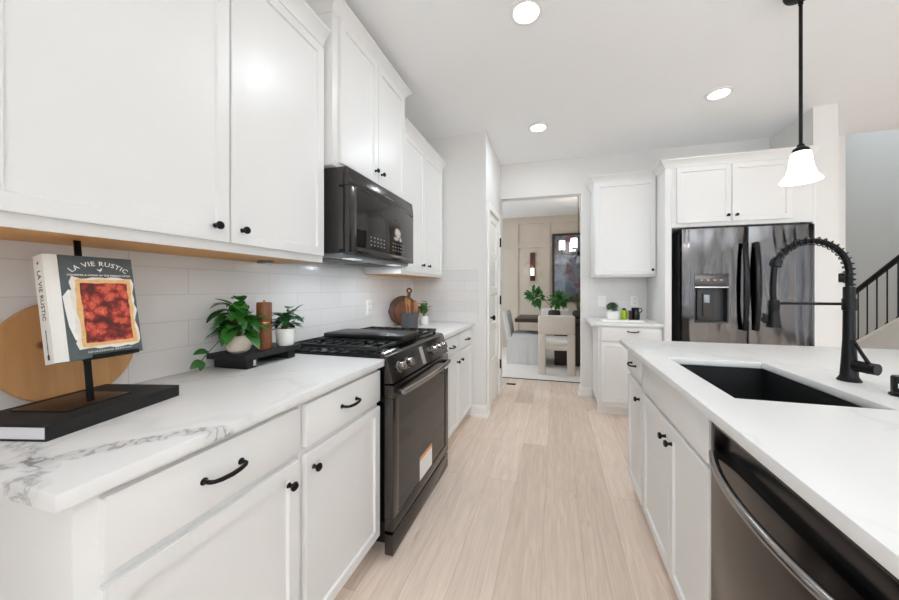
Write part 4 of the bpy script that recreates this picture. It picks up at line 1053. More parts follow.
b = MB(); b.box(-0.003, 0.003, -0.0065, 0.0065, 0, 0.437, 0.001, M=PM @ Rx(math.radians(-1.6))); obj('post', b, M_black, t)
b = MB(); b.box(0.003, 0.050, -0.008, 0.085, 0.104, 0.107, 0.0005, M=PM); b.box(0.0465, 0.050, -0.008, 0.085, 0.107, 0.115, 0.0005, M=PM); obj('ledge', b, M_black, t)
# cookbook: local x = out (front cover faces +X), y = along cover, z = up
BW, BH, BT = 0.165, 0.266, 0.040
BKM = PM @ Tr(0.0055, -0.0695, 0.1075)
t = thing('cookbook', 'cookbook with tomato tart cover and white spine standing on the easel', 'book', (-1.2, 0.55, 1.06))
b = MB(); b.box(0, 0.0025, 0, BW, 0, BH, 0.0006, M=BKM); b.box(BT-0.0025, BT, 0.022, BW, 0, BH, 0.0004, M=BKM); cv = obj('cover', b, M_bookcover, t)
b = MB(); b.box(0.0026, BT-0.0002, -0.002, 0.0012, 0, BH, 0.0005, M=BKM); b.box(BT-0.0025, BT+0.0002, 0.0012, 0.0218, 0, BH, 0.0004, M=BKM); sp = obj('spine', b, M_cloth, t, label='white cloth spine')
b = MB(); b.box(0.0027, BT-0.0027, 0.0015, BW-0.004, 0.004, BH-0.004, M=BKM); obj('pages', b, M_paper, t)
def ring_patch(y0, y1, z0, z1, wob, x, th=0.0003, seed=3):
    random.seed(seed); poly = []
    for (a, c, n) in (((y0, z0), (y1, z0), 9), ((y1, z0), (y1, z1), 12), ((y1, z1), (y0, z1), 9), ((y0, z1), (y0, z0), 12)):
        for k in range(n):
            q = k/n; poly.append((a[0]+(c[0]-a[0])*q+rnd(-wob, wob), a[1]+(c[1]-a[1])*q+rnd(-wob, wob)))
    return MB().prism(poly, x, x+th, 'x', M=BKM)
obj('parchment_print', ring_patch(0.040, 0.160, 0.022, 0.210, 0.004, BT+0.0001, seed=5), M_parch, cv)
obj('napkin_print', MB().prism([(0.023, 0.160), (0.034, 0.178), (0.046, 0.170), (0.046, 0.04), (0.036, 0.05), (0.028, 0.085), (0.025, 0.125)], BT+0.0001, BT+0.0002, 'x', M=BKM), M_cloth, cv)
obj('crust_print', ring_patch(0.046, 0.155, 0.028, 0.205, 0.0022, BT+0.0004, seed=6), M_crust, cv)
obj('tomato_print', ring_patch(0.055, 0.147, 0.038, 0.194, 0.0012, BT+0.0007, seed=8), M_tomato, cv)
TXM = BKM @ Matrix(((0, 0, 1, 0), (1, 0, 0, 0), (0, 1, 0, 0), (0, 0, 0, 1)))
def cover_text(mb, s, size, y, z, bend=0.0, spacing=1.0, x=None, weight=0.0):
    bm = text_bm(s, size, 0.00015, spacing, bend, weight=weight); bm.transform(TXM @ Tr(y, z, (BT+0.0004) if x is None else x)); mb.merge(bm)
def caps(mb, s, y, z, bend):
    cover_text(mb, s, 0.0172, y, z, bend, 1.12, weight=0.0002)
b = MB(); caps(b, 'LA VIE RUSTIC', 0.096, 0.247, 0.085)
cover_text(b, 'COOKING & LIVING IN THE FRENCH STYLE', 0.0058, 0.096, 0.2155, 0, 1.1, weight=0.00015)
cover_text(b, 'GEORGEANNE BRENNAN', 0.0068, 0.098, 0.0150, 0, 1.15)
def bird(c, s):   # small hen mark
    return [(c[0]+s*x, c[1]+s*y) for x, y in ((-1, 0.5), (-0.5, 0.15), (0.1, 0.2), (0.45, 0.8), (0.75, 0.75), (0.95, 0.55), (0.7, 0.45), (0.55, -0.2), (0.15, -0.6), (0.1, -1.0), (0.0, -1.0), (0.0, -0.6), (-0.5, -0.35))]
obj('cover_lettering', b, M_letterw, cv)
b = MB(); b.prism(bird((0.096, 0.2305), 0.0062), BT+0.0004, BT+0.0006, 'x', M=BKM); obj('hen_print', b, M_letterw, cv)
b = MB()
SPM = BKM @ Matrix(((1, 0, 0, 0), (0, 0, -1, 0), (0, 1, 0, 0), (0, 0, 0, 1))) @ Tr(BT/2, 0, 0.0021)
for s, size, z, sc in (('LA VIE RUSTIC', 0.0185, 0.166, 1.05), ('GEORGEANNE BRENNAN', 0.0052, 0.052, 1.0)):
    bm = text_bm(s, size, 0.0001, sc, weight=0.0002); bm.transform(SPM @ Tr(0, z, 0) @ Rz(-PI/2)); tb = MB(); tb.merge(bm); obj('spine_title' if size > 0.01 else 'spine_author', tb, M_letterk, sp)
b.prism([(x-0.116+BT/2, z) for x, z in bird((0.116, 0.246), 0.0055)], 0.0021, 0.0023, 'z', M=BKM @ Matrix(((1, 0, 0, 0), (0, 0, -1, 0), (0, 1, 0, 0), (0, 0, 0, 1))))
obj('spine_hen', b, M_letterk, sp)
b = MB(); b.box(BT/2-0.004, BT/2+0.004, -0.0023, -0.0021, 0.010, 0.022, M=BKM)
obj('spine_mark', b, M_letterk, sp)
# round board leaning on the wall
lean = math.radians(5.2)
t = thing('serving_board', 'large round pale wooden board leaning on the tile behind the cookbook', 'board', (-1.345, 0.612, 0.9145))
BM_ = Tr(-1.358, 0.606, 0.9147+0.002) @ Ry(-lean) @ Tr(0, 0, 0.147)
b = MB(); r = 0.147
b.lathe([(0, 0), (r-0.004, 0), (r, 0.004), (r, 0.016), (r-0.003, 0.020), (0, 0.020)], (0, 0, 0), 64, M=BM_ @ Ry(PI/2) @ Tr(0, 0, -0.020)); obj('disc', b, M_board, t)

# ---------------------------------------------------------------- black riser with plants and mill
t = thing('riser', 'black wooden footed riser on the left counter holding plants and mill', 'riser', (-1.285, 1.145, 0.9142))
RM = Tr(-1.298, 1.147, 0.9142) @ Rz(math.radians(1.5))
b = MB(); b.box(-0.098, 0.098, -0.150, 0.150, 0.038, 0.060, 0.002, M=RM); obj('top_board', b, M_blackwood, t)
for s in (-1, 1):
    b = MB(); b.box(-0.082, 0.085, s*0.108-0.022, s*0.105+0.022, 0, 0.0378, 0.002, M=RM); ft = obj('foot', b, M_blackwood, t)
b = MB(); b.box(0.0852, 0.0862, -0.100, -0.088, 0.008, 0.032, M=RM); 
obj('metal_tab', b, M_chrome, ft)
ZR = 0.9142+0.0602
def pot(parent, prof, c, m, soil_r, soil_z):
    b = MB(); b.lathe(prof, c, 36); obj('pot', b, m, parent)
    b = MB(); b.lathe([(0, soil_z), (soil_r, soil_z), (soil_r*0.9, soil_z+0.004), (0, soil_z+0.006)], c, 20); obj('soil', b, M_soil, parent)
c1 = (-1.290, 1.052, ZR+0.0003)
t = thing('potted_plant', 'bushy green plant in round beige pot on the black riser', 'plant', c1)
pot(t, [(0, 0), (0.026, 0), (0.040, 0.011), (0.0455, 0.032), (0.0445, 0.052), (0.037, 0.068), (0.034, 0.072), (0.031, 0.070), (0.036, 0.06), (0.041, 0.045), (0.039, 0.022), (0.02, 0.006), (0, 0.006)], c1, M_potbeige, 0.0345, 0.06)
lv, st = bushy((c1[0], c1[1], c1[2]+0.062), 84, 0.060, 0.165, 0.082, 0.052, droop=(0.1, 0.75), seed=12, el=(-0.05, 1.4), avoid=(-1.253, 1.140))
# trailing stem to the left of the riser
tr = [Vector((c1[0]-0.005, c1[1]-0.03, c1[2]+0.05)), Vector((-1.318, 0.995, ZR+0.058)), Vector((-1.33, 0.960, ZR+0.018)), Vector((-1.332, 0.935, ZR-0.012))]
st.tube(tr, 0.0018, 5)
leaf(lv.bm, tr[2], Vector((0.1, -1, 0.25)), Vector((0.6, 0, 1)), 0.065, 0.036, 0.25); leaf(lv.bm, tr[3], Vector((0.2, -0.9, -0.3)), Vector((0.8, 0, 0.6)), 0.055, 0.032, 0.1); leaf(lv.bm, tr[3], Vector((0.1, -0.2, -0.9)), Vector((1, 0, 0.2)), 0.04, 0.028, 0.0)
obj('foliage', lv, M_leaf, t, ang=80); obj('stems', st, M_stem, t)
c2 = (-1.245, 1.248, ZR+0.0003)
t = thing('potted_plant', 'smaller dark-leaved plant in white tapered pot behind the pepper mill', 'plant', c2)
pot(t, [(0, 0), (0.032, 0), (0.037, 0.008), (0.0425, 0.070), (0.0425, 0.080), (0.039, 0.080), (0.038, 0.068), (0.033, 0.008), (0, 0.006)], c2, M_potwhite, 0.0375, 0.068)
lv, st = bushy((c2[0], c2[1], c2[2]+0.068), 52, 0.050, 0.115, 0.062, 0.040, seed=21, el=(0.0, 1.35), avoid=(-1.253, 1.140))
obj('foliage', lv, M_leaf2, t, ang=80); obj('stems', st, M_stem, t)
c3 = (-1.253, 1.140, ZR+0.0003)
t = thing('pepper_mill', 'tall walnut pepper mill with brass ring between the two riser plants', 'mill', c3)
b = MB(); b.lathe([(0, 0), (0.029, 0), (0.030, 0.003), (0.0295, 0.115), (0, 0.115)], c3, 32); obj('body', b, M_walnut, t)
b = MB(); b.lathe([(0, 0.1155), (0.0303, 0.1155), (0.0303, 0.1215), (0, 0.1215)], c3, 32); obj('ring', b, M_gold, t)
b = MB(); b.lathe([(0, 0.122), (0.0298, 0.122), (0.0298, 0.203), (0.027, 0.208), (0, 0.208)], c3, 32); obj('head', b, M_walnut, t)
b = MB(); b.lathe([(0, 0.2082), (0.006, 0.2082), (0.006, 0.213), (0.003, 0.217), (0, 0.217)], c3, 16); obj('finial', b, M_gold, t)

# ---------------------------------------------------------------- far left counter: boards, crock, plant, outlet
def outlet(label, plane, u, z, f, kind, w=0.075, h=0.118):
    b0 = {'+x': (f, u, z), '-y': (u, f, z)}[plane]
    t = thing('switch_plate' if kind == 'switch' else 'outlet', label, 'outlet' if kind != 'switch' else 'switch', b0)
    b = MB()
    if plane == '+x': b.box(f, f+0.006, u-w/2, u+w/2, z-h/2, z+h/2, 0.002)
    else: b.box(u-w/2, u+w/2, f-0.006, f, z-h/2, z+h/2, 0.002)
    obj('plate', b, M_white_plastic, t)
    if kind == 'switch':
        b = MB(); b.box(u-0.017, u+0.017, f-0.010, f-0.0062, z-0.033, z+0.033, 0.0015); obj('rocker', b, M_trim, t)
    else:
        for dz in (-0.024, 0.024):
            b = MB()
            if plane == '+x':
                b.box(f+0.0062, f+0.008, u-0.017, u+0.017, z+dz-0.014, z+dz+0.014, 0.001); sb = MB()
                for du in (-0.007, 0.007): sb.box(f+0.0081, f+0.0084, u+du-0.0013, u+du+0.0013, z+dz-0.004, z+dz+0.006)
            else:
                b.box(u-0.017, u+0.017, f-0.008, f-0.0062, z+dz-0.014, z+dz+0.014, 0.001); sb = MB()
                for du in (-0.007, 0.007): sb.box(u+du-0.0013, u+du+0.0013, f-0.0084, f-0.0081, z+dz-0.004, z+dz+0.006)
            s = obj('socket', b, M_trim, t); obj('slots', sb, M_dark_plastic, s)
    return t
outlet('white wall outlet on the left backsplash between range and wooden boards', '+x', 2.205, 1.10, WL+0.0083, 'outlet')
outlet('white light switch plate on the back wall tile, left of small plant', '-y', 0.508, 1.103, WB-0.0083, 'switch', 0.085, 0.125)
outlet('white wall outlet on the back tile above the dark jug', '-y', 0.842, 1.108, WB-0.0083, 'outlet', 0.085, 0.118)
def board_round(label, y, z0, r, x0, lean, handle_ang, handle_len, m, th=0.016, yaw=0.0):
    t = thing('cutting_board', label, 'board', (x0, y, 0.9145))
    M = Tr(x0, y, 0.9147) @ Rz(-yaw) @ Ry(-lean)
    poly = [(r*math.cos(2*PI*k/40), r+r*math.sin(2*PI*k/40)) for k in range(40)]
    b = MB(); b.prism(poly, -th, 0, 'x', 0.002, M=M); obj('disc', b, m, t)
    a = handle_ang; d = Vector((math.cos(a), math.sin(a))); n_ = Vector((-d.y, d.x)); c0 = Vector((0, r))+d*(r-0.004)
    hw = 0.017; hb = MB()
    p = [c0-n_*hw, c0+d*handle_len*0.45-n_*hw*0.75, c0+d*handle_len*0.45+n_*hw*0.75, c0+n_*hw]
    hb.prism([(q.x, q.y) for q in p], -th+0.001, -0.001, 'x', 0.001, M=M)
    rc = c0+d*(handle_len*0.45+0.02)
    ring = [(-th/2, rc.x+0.0195*math.cos(2*PI*k/20), rc.y+0.0195*math.sin(2*PI*k/20)) for k in range(21)]
    hb2 = MB(); hb2.tube(ring, 0.0085, 8, caps=False); hb2.bm.transform(M); hb.merge(hb2.bm)
    obj('ring_handle', hb, m, t)
    return t
board_round('round dark wooden board with small side handle leaning on the backsplash', 2.60, 0, 0.135, -1.295, math.radians(8), PI*1.0, 0.10, M_acacia, yaw=math.radians(42))
board_round('round wooden paddle board with upright ring handle behind the crock', 2.60, 0, 0.115, -1.262, math.radians(8), PI*0.45, 0.16, M_walnut, yaw=math.radians(42))
cc = (-1.185, 2.47, 0.9145)
t = thing('utensil_crock', 'charcoal stoneware crock on the far left counter', 'crock', cc)
b = MB(); b.lathe([(0, 0), (0.066, 0), (0.070, 0.004), (0.070, 0.128), (0.067, 0.130), (0.062, 0.128), (0.062, 0.012), (0, 0.012)], cc, 36); obj('body', b, M_crock, t)
for i, (dx, dy, tilt, az, L) in enumerate(((0.035, -0.05, 0.10, -1.6, 0.23), (-0.04, 0.01, 0.08, 2.6, 0.24), (0.02, 0.05, 0.16, 1.2, 0.22), (0.065, 0.0, 0.14, 0.1, 0.2))):
    d = Vector((math.sin(tilt)*math.cos(az), math.sin(tilt)*math.sin(az), math.cos(tilt)))
    p = Vector(cc)+Vector((dx*0.6, dy*0.6, 0.016))
    b = MB(); b.tube([p, p+d*L*0.7], 0.006, 8)
    b.tube([p+d*L*0.68, p+d*L*0.78, p+d*L*0.9, p+d*L], [0.006, 0.02, 0.023, 0.012], 10, flat=(1.0, 0.35))
    tag(obj('wooden_spoon', b, M_utensil), 'wooden spoon standing in the charcoal stoneware crock', 'spoon', 'wooden spoons in the crock')
c4 = (-1.185, 2.77, 0.9145)
t = thing('potted_plant', 'small succulent-like plant in white pot beside the charcoal crock', 'plant', c4)
pot(t, [(0, 0), (0.036, 0), (0.040, 0.004), (0.041, 0.075), (0.038, 0.076), (0.037, 0.066), (0.034, 0.008), (0, 0.007)], c4, M_potwhite, 0.0365, 0.066)
random.seed(4); lv = MB(); st = MB()
for k in range(5):
    a = rnd(0, 6.28); top = Vector((c4[0]+0.03*math.cos(a*1.7), c4[1]+0.04*math.sin(a*1.7), c4[2]+rnd(0.13, 0.235)))
    bs = Vector((c4[0], c4[1], c4[2]+0.068)); st.tube([bs, bs.lerp(top, 0.5)+Vector((0, 0, 0.01)), top], 0.003, 6)
    for j in range(5):
        p = bs.lerp(top, 0.3+0.17*j); az = rnd(0, 6.28)
        leaf(lv.bm, p, Vector((math.cos(az), math.sin(az), rnd(0.3, 1.2))), Vector((0, 0, 1)), 0.08, 0.055, 0.2)
obj('foliage', lv, M_leafl, t, ang=80); obj('stems', st, M_stem, t)

# ---------------------------------------------------------------- back counter tray
t0 = MB(); t0.box(0.455, 0.835, 3.42, 3.585, 0.9145, 0.936, 0.004); t0.box(0.463, 0.827, 3.428, 3.577, 0.936, 0.9362)
tag(obj('marble_tray', t0, M_marblew), 'white marble tray on the back counter under the small plant', 'tray')
ZTR = 0.9366
t = thing('potted_plant', 'trailing herb in square white pot on the marble tray', 'plant', (0.555, 3.50, ZTR))
b = MB(); b.box(0.505, 0.607, 3.452, 3.548, ZTR, ZTR+0.082, 0.006); obj('pot', b, M_potwhite, t)
random.seed(31); lv = MB(); st = MB()
for k in range(130):
    a = rnd(0, 6.28); q = rnd(0.1, 1); p0 = Vector((0.556, 3.50, ZTR+0.083)); p1 = p0+Vector((0.038*q*math.cos(a), 0.055*q*math.sin(a), rnd(0.01, 0.085)*(1.1-0.4*q)))
    if k < 8: st.tube([p0, p0.lerp(p1, 0.5)+Vector((0, 0, 0.02)), p1], 0.0015, 5)
    leaf(lv.bm, p1, Vector((math.cos(a), math.sin(a), rnd(-0.4, 0.8))), Vector((0, 0, 1)), rnd(0.028, 0.042), 0.026, 0.3, n=4)
obj('foliage', lv, M_leaf2, t, ang=80); obj('stems', st, M_stem, t)
t = thing('drinking_glass', 'lime green glass tumbler with dark stopper on the marble tray', 'glass', (0.664, 3.50, ZTR))
b = MB(); b.lathe([(0, 0), (0.031, 0), (0.033, 0.004), (0.033, 0.085), (0.028, 0.092), (0.0, 0.092)], (0.664, 3.50, ZTR), 28); obj('vessel', b, M_lime, t)
b = MB(); b.lathe([(0, 0.0922), (0.018, 0.0922), (0.018, 0.108), (0.012, 0.114), (0, 0.114)], (0.664, 3.50, ZTR), 20); obj('stopper', b, M_espresso, t)
t = thing('pitcher', 'small dark jug with side handle at right of the marble tray', 'jug', (0.765, 3.50, ZTR))
b = MB(); b.lathe([(0, 0), (0.036, 0), (0.042, 0.006), (0.043, 0.05), (0.036, 0.085), (0.032, 0.105), (0.036, 0.118), (0.033, 0.118), (0.029, 0.105), (0.032, 0.085), (0, 0.08)], (0.765, 3.50, ZTR), 28)
obj('body', b, M_blackgloss, t)
b = MB(); b.tube([(0.797, 3.50, ZTR+0.105), (0.822, 3.50, ZTR+0.112), (0.828, 3.50, ZTR+0.09), (0.806, 3.50, ZTR+0.068)], 0.005, 8); obj('handle', b, M_blackgloss, t)
t = thing('mug', 'small dark cup on the marble tray between green glass and jug', 'cup', (0.712, 3.452, ZTR))
b = MB(); b.lathe([(0, 0), (0.016, 0), (0.0175, 0.003), (0.0175, 0.092), (0.0155, 0.092), (0.0155, 0.01), (0, 0.01)], (0.712, 3.452, ZTR), 24); obj('body', b, M_espresso, t)

# ---------------------------------------------------------------- dining room
b = MB(); b.box(-2.2, 2.2, 4.455, 6.75, 0.0005, 0.009, 0.002)
t = thing('area_rug', 'large ivory rug on the dining room floor', 'rug', (0, 5.6, 0.0005))
obj('pile', b, M_rug, t)
b = MB(); b.box(-2.2, 2.2, 4.443, 4.4548, 0.0005, 0.010, 0.001); obj('binding', b, M_rugedge, t, label='charcoal bound edge')
b = MB(); b.box(-0.62, -0.50, 4.14, 4.20, 0.0003, 0.006, 0.001)
for k in range(6): b.box(-0.612+0.019*k, -0.604+0.019*k, 4.148, 4.192, 0.006, 0.0075)
tag(obj('floor_vent', b, M_blackgloss), 'small black floor vent at the left side of the dining opening', 'vent')
ZG = 0.0092
t = thing('dining_table', 'dark espresso wood dining table in the room beyond the opening', 'table', (0.4, 5.65, ZG))
b = MB(); b.box(-0.64, 1.45, 5.20, 6.08, 0.705, 0.762, 0.004); obj('tabletop', b, M_espresso, t)
b = MB(); b.box(-0.02, 0.85, 5.36, 5.92, ZG, 0.7045, 0.004); obj('pedestal', b, M_espresso, t)
# cream chair: open backed, thick legs
def cream_chair(label, y0, flip=False):
    t = thing('dining_chair', label, 'chair', (0.012, y0+0.27, ZG))
    s = -1 if flip else 1
    def Bx(b, x0, x1, a0, a1, z0, z1, bev): 
        yy = sorted((y0+a0 if not flip else y0-a0, y0+a1 if not flip else y0-a1)); b.box(x0+0.012, x1+0.012, yy[0], yy[1], z0, z1, bev, seg=3)
    b = MB(); Bx(b, -0.258, 0.258, -0.01, 0.095, 0.585, 0.862, 0.03); obj('backrest', b, M_cream, t)
    for sx in (-1, 1):
        b = MB(); Bx(b, sx*0.205-0.053, sx*0.205+0.053, 0.0, 0.09, ZG, 0.60, 0.02); obj('leg', b, M_cream, t)
        b = MB(); Bx(b, sx*0.205-0.045, sx*0.205+0.045, 0.44, 0.53, ZG, 0.36, 0.02); obj('leg', b, M_cream, t)
    b = MB(); Bx(b, -0.24, 0.24, 0.05, 0.55, 0.35, 0.43, 0.02); obj('seat_frame', b, M_cream, t)
    b = MB(); Bx(b, -0.235, 0.235, 0.095, 0.56, 0.425, 0.50, 0.03); obj('seat', b, M_cushionwhite, t, label='white seat cushion')
    return t
cream_chair('cream upholstered dining chair seen from behind at the dining table', 4.73)
t = thing('dining_chair', 'white upholstered dining chair on the far side of the dining table', 'chair', (0.0, 6.4, ZG))
b = MB(); b.box(-0.26, 0.25, 6.27, 6.36, 0.44, 0.868, 0.03, seg=3); obj('backrest', b, M_cushionwhite, t)
b = MB(); b.box(-0.25, 0.24, 6.09, 6.30, 0.36, 0.47, 0.02); obj('seat', b, M_cushionwhite, t)
for x in (-0.23, 0.22):
    for y in (6.115, 6.325):
        b = MB(); b.box(x-0.025, x+0.025, y-0.025, y+0.025, ZG, 0.40, 0.005); obj('leg', b, M_cushionwhite, t)
# grey slipcovered chair at the table's end, facing +X
t = thing('dining_chair', 'light grey slipcovered dining chair with skirt at the table\'s left end', 'chair', (-0.55, 5.55, ZG))
b = MB()
pr = [(-0.70, 0.40), (-0.735, 0.60), (-0.775, 0.80), (-0.795, 0.870), (-0.835, 0.885), (-0.86, 0.865), (-0.855, 0.80), (-0.82, 0.60), (-0.79, 0.40)]
b.prism(pr, 5.30, 5.80, 'y', 0.02); obj('backrest', b, M_slip, t)
b = MB(); b.box(-0.705, -0.26, 5.295, 5.805, 0.42, 0.505, 0.035, seg=4); obj('seat', b, M_slip, t)
bm = bmesh.new(); n = 88; ring0 = []; ring1 = []
def rr(q):
    x0, x1, y0, y1 = -0.775, -0.27, 5.30, 5.80; P = 2*(x1-x0+y1-y0); s = q*P
    for (a, c, L) in (((x0, y0), (x1, y0), x1-x0), ((x1, y0), (x1, y1), y1-y0), ((x1, y1), (x0, y1), x1-x0), ((x0, y1), (x0, y0), y1-y0)):
        if s <= L: return Vector((a[0]+(c[0]-a[0])*s/L, a[1]+(c[1]-a[1])*s/L))
        s -= L
    return Vector((x0, y0))
cen = Vector((-0.5225, 5.55))
for k in range(n):
    p = rr(k/n); d = (p-cen).normalized(); wv = 0.006*math.sin(k*1.9)+0.004*math.sin(k*0.7)
    ring0.append(bm.verts.new((p.x, p.y, 0.45))); q = p+d*(0.012+wv); ring1.append(bm.verts.new((q.x, q.y, ZG)))
for k in range(n): bm.faces.new((ring0[k], ring0[(k+1) % n], ring1[(k+1) % n], ring1[k]))
bm.faces.new(ring0[::-1]); bm.faces.new(ring1)
bmesh.ops.recalc_face_normals(bm, faces=list(bm.faces))
obj('skirt', MB().merge(bm), M_slip, t, ang=60)
# vases with branches
def branch_plant(lv, st, base, pts, nl, L, W, seed):
    random.seed(seed); P = [Vector(p) for p in pts]
    st.tube([Vector(base)]+P, [0.006]+[0.0045]*(len(P)-1)+[0.003], 6)
    end = P[-1]
    for k in range(nl):
        a = rnd(0, 6.28); q = P[-2].lerp(end, rnd(0.1, 1.15)); o = Vector((math.cos(a)*rnd(0.02, 0.13), rnd(-0.09, 0.09), math.sin(a)*rnd(0.01, 0.11)))
        if k % 5 == 0: st.tube([q, q+o], 0.002, 5)
        leaf(lv.bm, q+o*0.8, o+Vector((rnd(-.03, .03), rnd(-.05, .05), rnd(-.02, .05))), Vector((0, -0.6, 0.8)), L*rnd(0.8, 1.2), W*rnd(0.8, 1.2), rnd(0, 0.4), n=4)
cv_ = (-0.02, 5.50, 0.7625)
t = thing('vase', 'dark round clay vase holding two leafy branches on the dining table', 'vase', cv_)
b = MB(); b.lathe([(0, 0), (0.075, 0), (0.095, 0.02), (0.102, 0.07), (0.092, 0.115), (0.078, 0.125), (0.07, 0.118), (0.08, 0.07), (0, 0.03)], cv_, 32); obj('pot', b, M_vase, t)
lv = MB(); st = MB()
bs = (cv_[0], cv_[1], cv_[2]+0.05)
branch_plant(lv, st, bs, [(-0.08, 5.50, 0.95), (-0.16, 5.48, 1.04), (-0.24, 5.46, 1.10), (-0.35, 5.45, 1.15)], 95, 0.11, 0.05, 41)
branch_plant(lv, st, bs, [(0.0, 5.5, 0.95), (0.01, 5.5, 1.02), (0.05, 5.5, 1.06), (0.08, 5.48, 1.09)], 80, 0.11, 0.05, 43)
obj('foliage', lv, M_leaf, t, ang=80); obj('branches', st, M_branch, t)
cw = (0.37, 5.55, 0.7625)
t = thing('vase', 'dark clay vase with spiky reddish green sprig, partly behind opening edge', 'vase', cw)
b = MB(); b.lathe([(0, 0), (0.07, 0), (0.10, 0.03), (0.105, 0.08), (0.085, 0.12), (0.07, 0.125), (0.075, 0.08), (0, 0.03)], cw, 32); obj('pot', b, M_vase, t)
lv = MB(); st = MB(); random.seed(9)
for k in range(26):
    a = rnd(0, 6.28); p = Vector((cw[0], cw[1], cw[2]+0.08)); q = p+Vector((math.cos(a)*rnd(0.02, 0.10), math.sin(a)*0.06, rnd(0.15, 0.30)))
    st.tube([p, q], 0.002, 5); leaf(lv.bm, q, Vector((math.cos(a)*0.4, math.sin(a)*0.2, rnd(0.3, 1))), Vector((0, -1, 0.2)), 0.10, 0.022, 0.1)
obj('foliage', lv, mat('sage_red_leaf', srgb(104, 96, 56), 0.5, var=0.5, scale=14), t, ang=80); obj('stems', st, M_stem, t)
# framed picture
t = thing('framed_picture', 'large framed dark abstract picture on the taupe dining wall', 'picture', (0.55, 6.83, 1.66))
px0, px1, pz0, pz1 = -0.065, 1.17, 0.985, 2.375
b = MB(); f_ = 0.045
b.box(px0, px1, 6.795, 6.834, pz0, pz0+f_, 0.003); b.box(px0, px1, 6.795, 6.834, pz1-f_, pz1, 0.003); b.box(px0, px0+f_, 6.795, 6.834, pz0+f_, pz1-f_, 0.003); b.box(px1-f_, px1, 6.795, 6.834, pz0+f_, pz1-f_, 0.003); obj('frame', b, M_espresso, t)
b = MB(); b.box(px0+f_, px1-f_, 6.812, 6.83, pz0+f_, pz1-f_); obj('canvas', b, M_pic, t)
# wall sconce
t = thing('wall_sconce', 'reddish wooden wall sconce with glowing glass cylinder left of picture', 'sconce', (-0.465, 6.84, 1.71))
b = MB(); b.box(-0.515, -0.415, 6.815, 6.8585, 1.41, 2.005, 0.004); obj('backplate', b, M_sconcewood, t)
b = MB(); b.tube([(-0.465+0.17*math.cos(2*PI*k/40), 6.80, 1.655+0.17*math.sin(2*PI*k/40)) for k in range(41)], 0.0022, 6, caps=False); obj('iron_ring', b, M_gold, t)
b = MB(); b.box(-0.50, -0.43, 6.735, 6.8145, 1.505, 1.520, 0.003); obj('cup', b, M_black, t)
b = MB(); b.lathe([(0, 0), (0.034, 0), (0.034, 0.155), (0.031, 0.155), (0.031, 0.004), (0, 0.004)], (-0.465, 6.772, 1.5205), 24); obj('glass_cylinder', b, M_shade2, t)
# chandelier
KX, KY = 0.352, 5.40
t = thing('chandelier', 'black chandelier with square white glass shades over the dining table', 'chandelier', (KX, KY, 1.85))
b = MB(); b.lathe([(0, CZ-0.0005), (0.07, CZ-0.0005), (0.07, CZ-0.02), (0.05, CZ-0.03), (0, CZ-0.03)], (KX, KY, 0), 28); obj('canopy', b, M_black, t)
b = MB(); b.cyl((KX, KY, 1.80), (KX, KY, CZ-0.03), 0.0055, 10); b.cyl((KX, KY, 1.78), (KX, KY, 1.85), 0.022, 14); rd = obj('rod', b, M_black, t)
for k in range(5):
    a = 2*PI*k/5+PI; d = Vector((math.cos(a), math.sin(a), 0)); e = Vector((KX, KY, 0))+d*0.25
    b = MB(); b.tube([Vector((KX, KY, 1.815)), Vector((KX, KY, 1.80))+d*0.13, Vector((e.x, e.y, 1.815)), Vector((e.x, e.y, 1.86))], 0.006, 8); b.lathe([(0, 1.858), (0.035, 1.858), (0.035, 1.872), (0, 1.872)], (e.x, e.y, 0), 16); ar = obj('arm', b, M_black, t)
    b = MB(); b.lathe([(0, 1.873), (0.046, 1.873), (0.046, 2.02), (0.042, 2.02), (0.042, 1.878), (0, 1.878)], (e.x, e.y, 0), 24); obj('glass_shade', b, M_shade2, ar)
l = bpy.data.lights.new('chandelier_glow', 'POINT'); l.energy = 6; l.color = (1, 0.93, 0.85); l.shadow_soft_size = 0.2
o = bpy.data.objects.new('chandelier_glow', l); COL.objects.link(o); o.location = (KX, KY, 2.2)

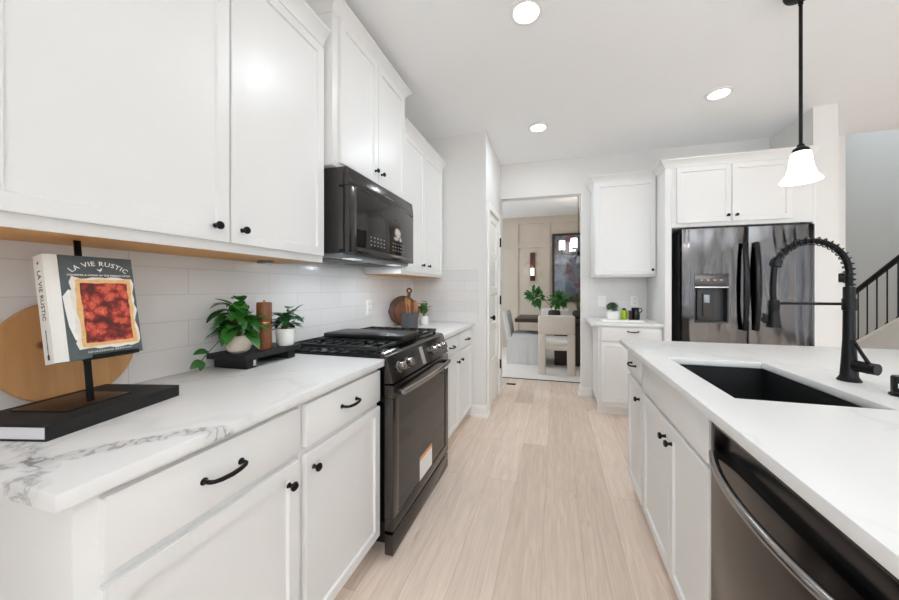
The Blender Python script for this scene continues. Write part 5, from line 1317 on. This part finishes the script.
# ---------------------------------------------------------------- staircase beyond the island
SX = 4.72; SL = 0.655; Y0s = 7.13
def zs(y): return (Y0s-y)*SL          # tread line rising towards the camera
run, rise = 0.262, 0.262*SL
t = thing('staircase', 'staircase with black handrail and thin iron balusters at the far right', 'stairs', (5.2, 6.0, 0))
N_ST = 11
b = MB()
for k in range(N_ST):
    y1 = Y0s-k*run; b.box(SX+0.03, 5.68, y1-run-0.001, y1, 0, max(0.01, rise*k-0.045+0.015))
obj('risers', b, M_stairgrey, t)
for k in range(N_ST):
    y1 = Y0s-k*run; b = MB(); b.box(SX+0.03, 5.68, y1-run, y1+0.025, max(0.011, rise*k-0.0295), max(0.03, rise*k), 0.006); obj('tread', b, M_tread, t)
ya, yb = Y0s+0.12, Y0s-N_ST*run
b = MB(); b.prism([(Y0s, 0), (Y0s, 0.004), (yb, zs(yb)+0.004), (yb, 0)], SX-0.03, SX+0.0295, 'x'); obj('stringer_wall', b, M_stairgrey, t)
b = MB(); b.prism([(Y0s, 0.005), (Y0s, 0.05), (yb, zs(yb)+0.05), (yb, zs(yb)+0.005)], SX-0.05, SX+0.045, 'x', 0.003); obj('cap_rail', b, M_trim, t)
b = MB(); b.prism([(ya, 0.0), (ya, 0.2), (yb, zs(yb)+0.32), (yb, zs(yb)-0.05)], 5.681, 5.70, 'x'); obj('wall_skirt', b, M_trim, t)
def rz(y): return 1.056+(6.851-y)*0.712
y0, y1 = 7.0, 4.35
pts = [(SX, y0, rz(y0)), (SX, y1, rz(y1))]
b = MB(); b.prism([(y0, rz(y0)-0.032), (y0, rz(y0)+0.032), (y1, rz(y1)+0.032), (y1, rz(y1)-0.032)], SX-0.03, SX+0.03, 'x', 0.008); obj('handrail', b, M_black, t)
y = 6.92
def capz(y): return zs(y)+0.052
while y > 4.45:
    b = MB(); zb_ = capz(y)+0.001
    b.cyl((SX, y, zb_), (SX, y, rz(y)-0.028), 0.0085, 10); b.lathe([(0.0086, 0.05), (0.014, 0.045), (0.024, 0.016), (0.024, 0.0), (0, 0.0)], (SX, y, zb_), 12); obj('baluster', b, M_black, t)
    y -= 0.156
# small round fitting on the wall edge beside the stairwell
b = MB(); b.lathe([(0, 0), (0.035, 0), (0.045, 0.012), (0.045, 0.03), (0.03, 0.042), (0, 0.044)], (2.715, 3.9995, 1.352), 24, rot=Rx(PI/2))
tag(obj('wall_fitting', b, M_black), 'small round black fitting on the wall edge behind the faucet', 'fitting')
bpy.context.view_layer.update()
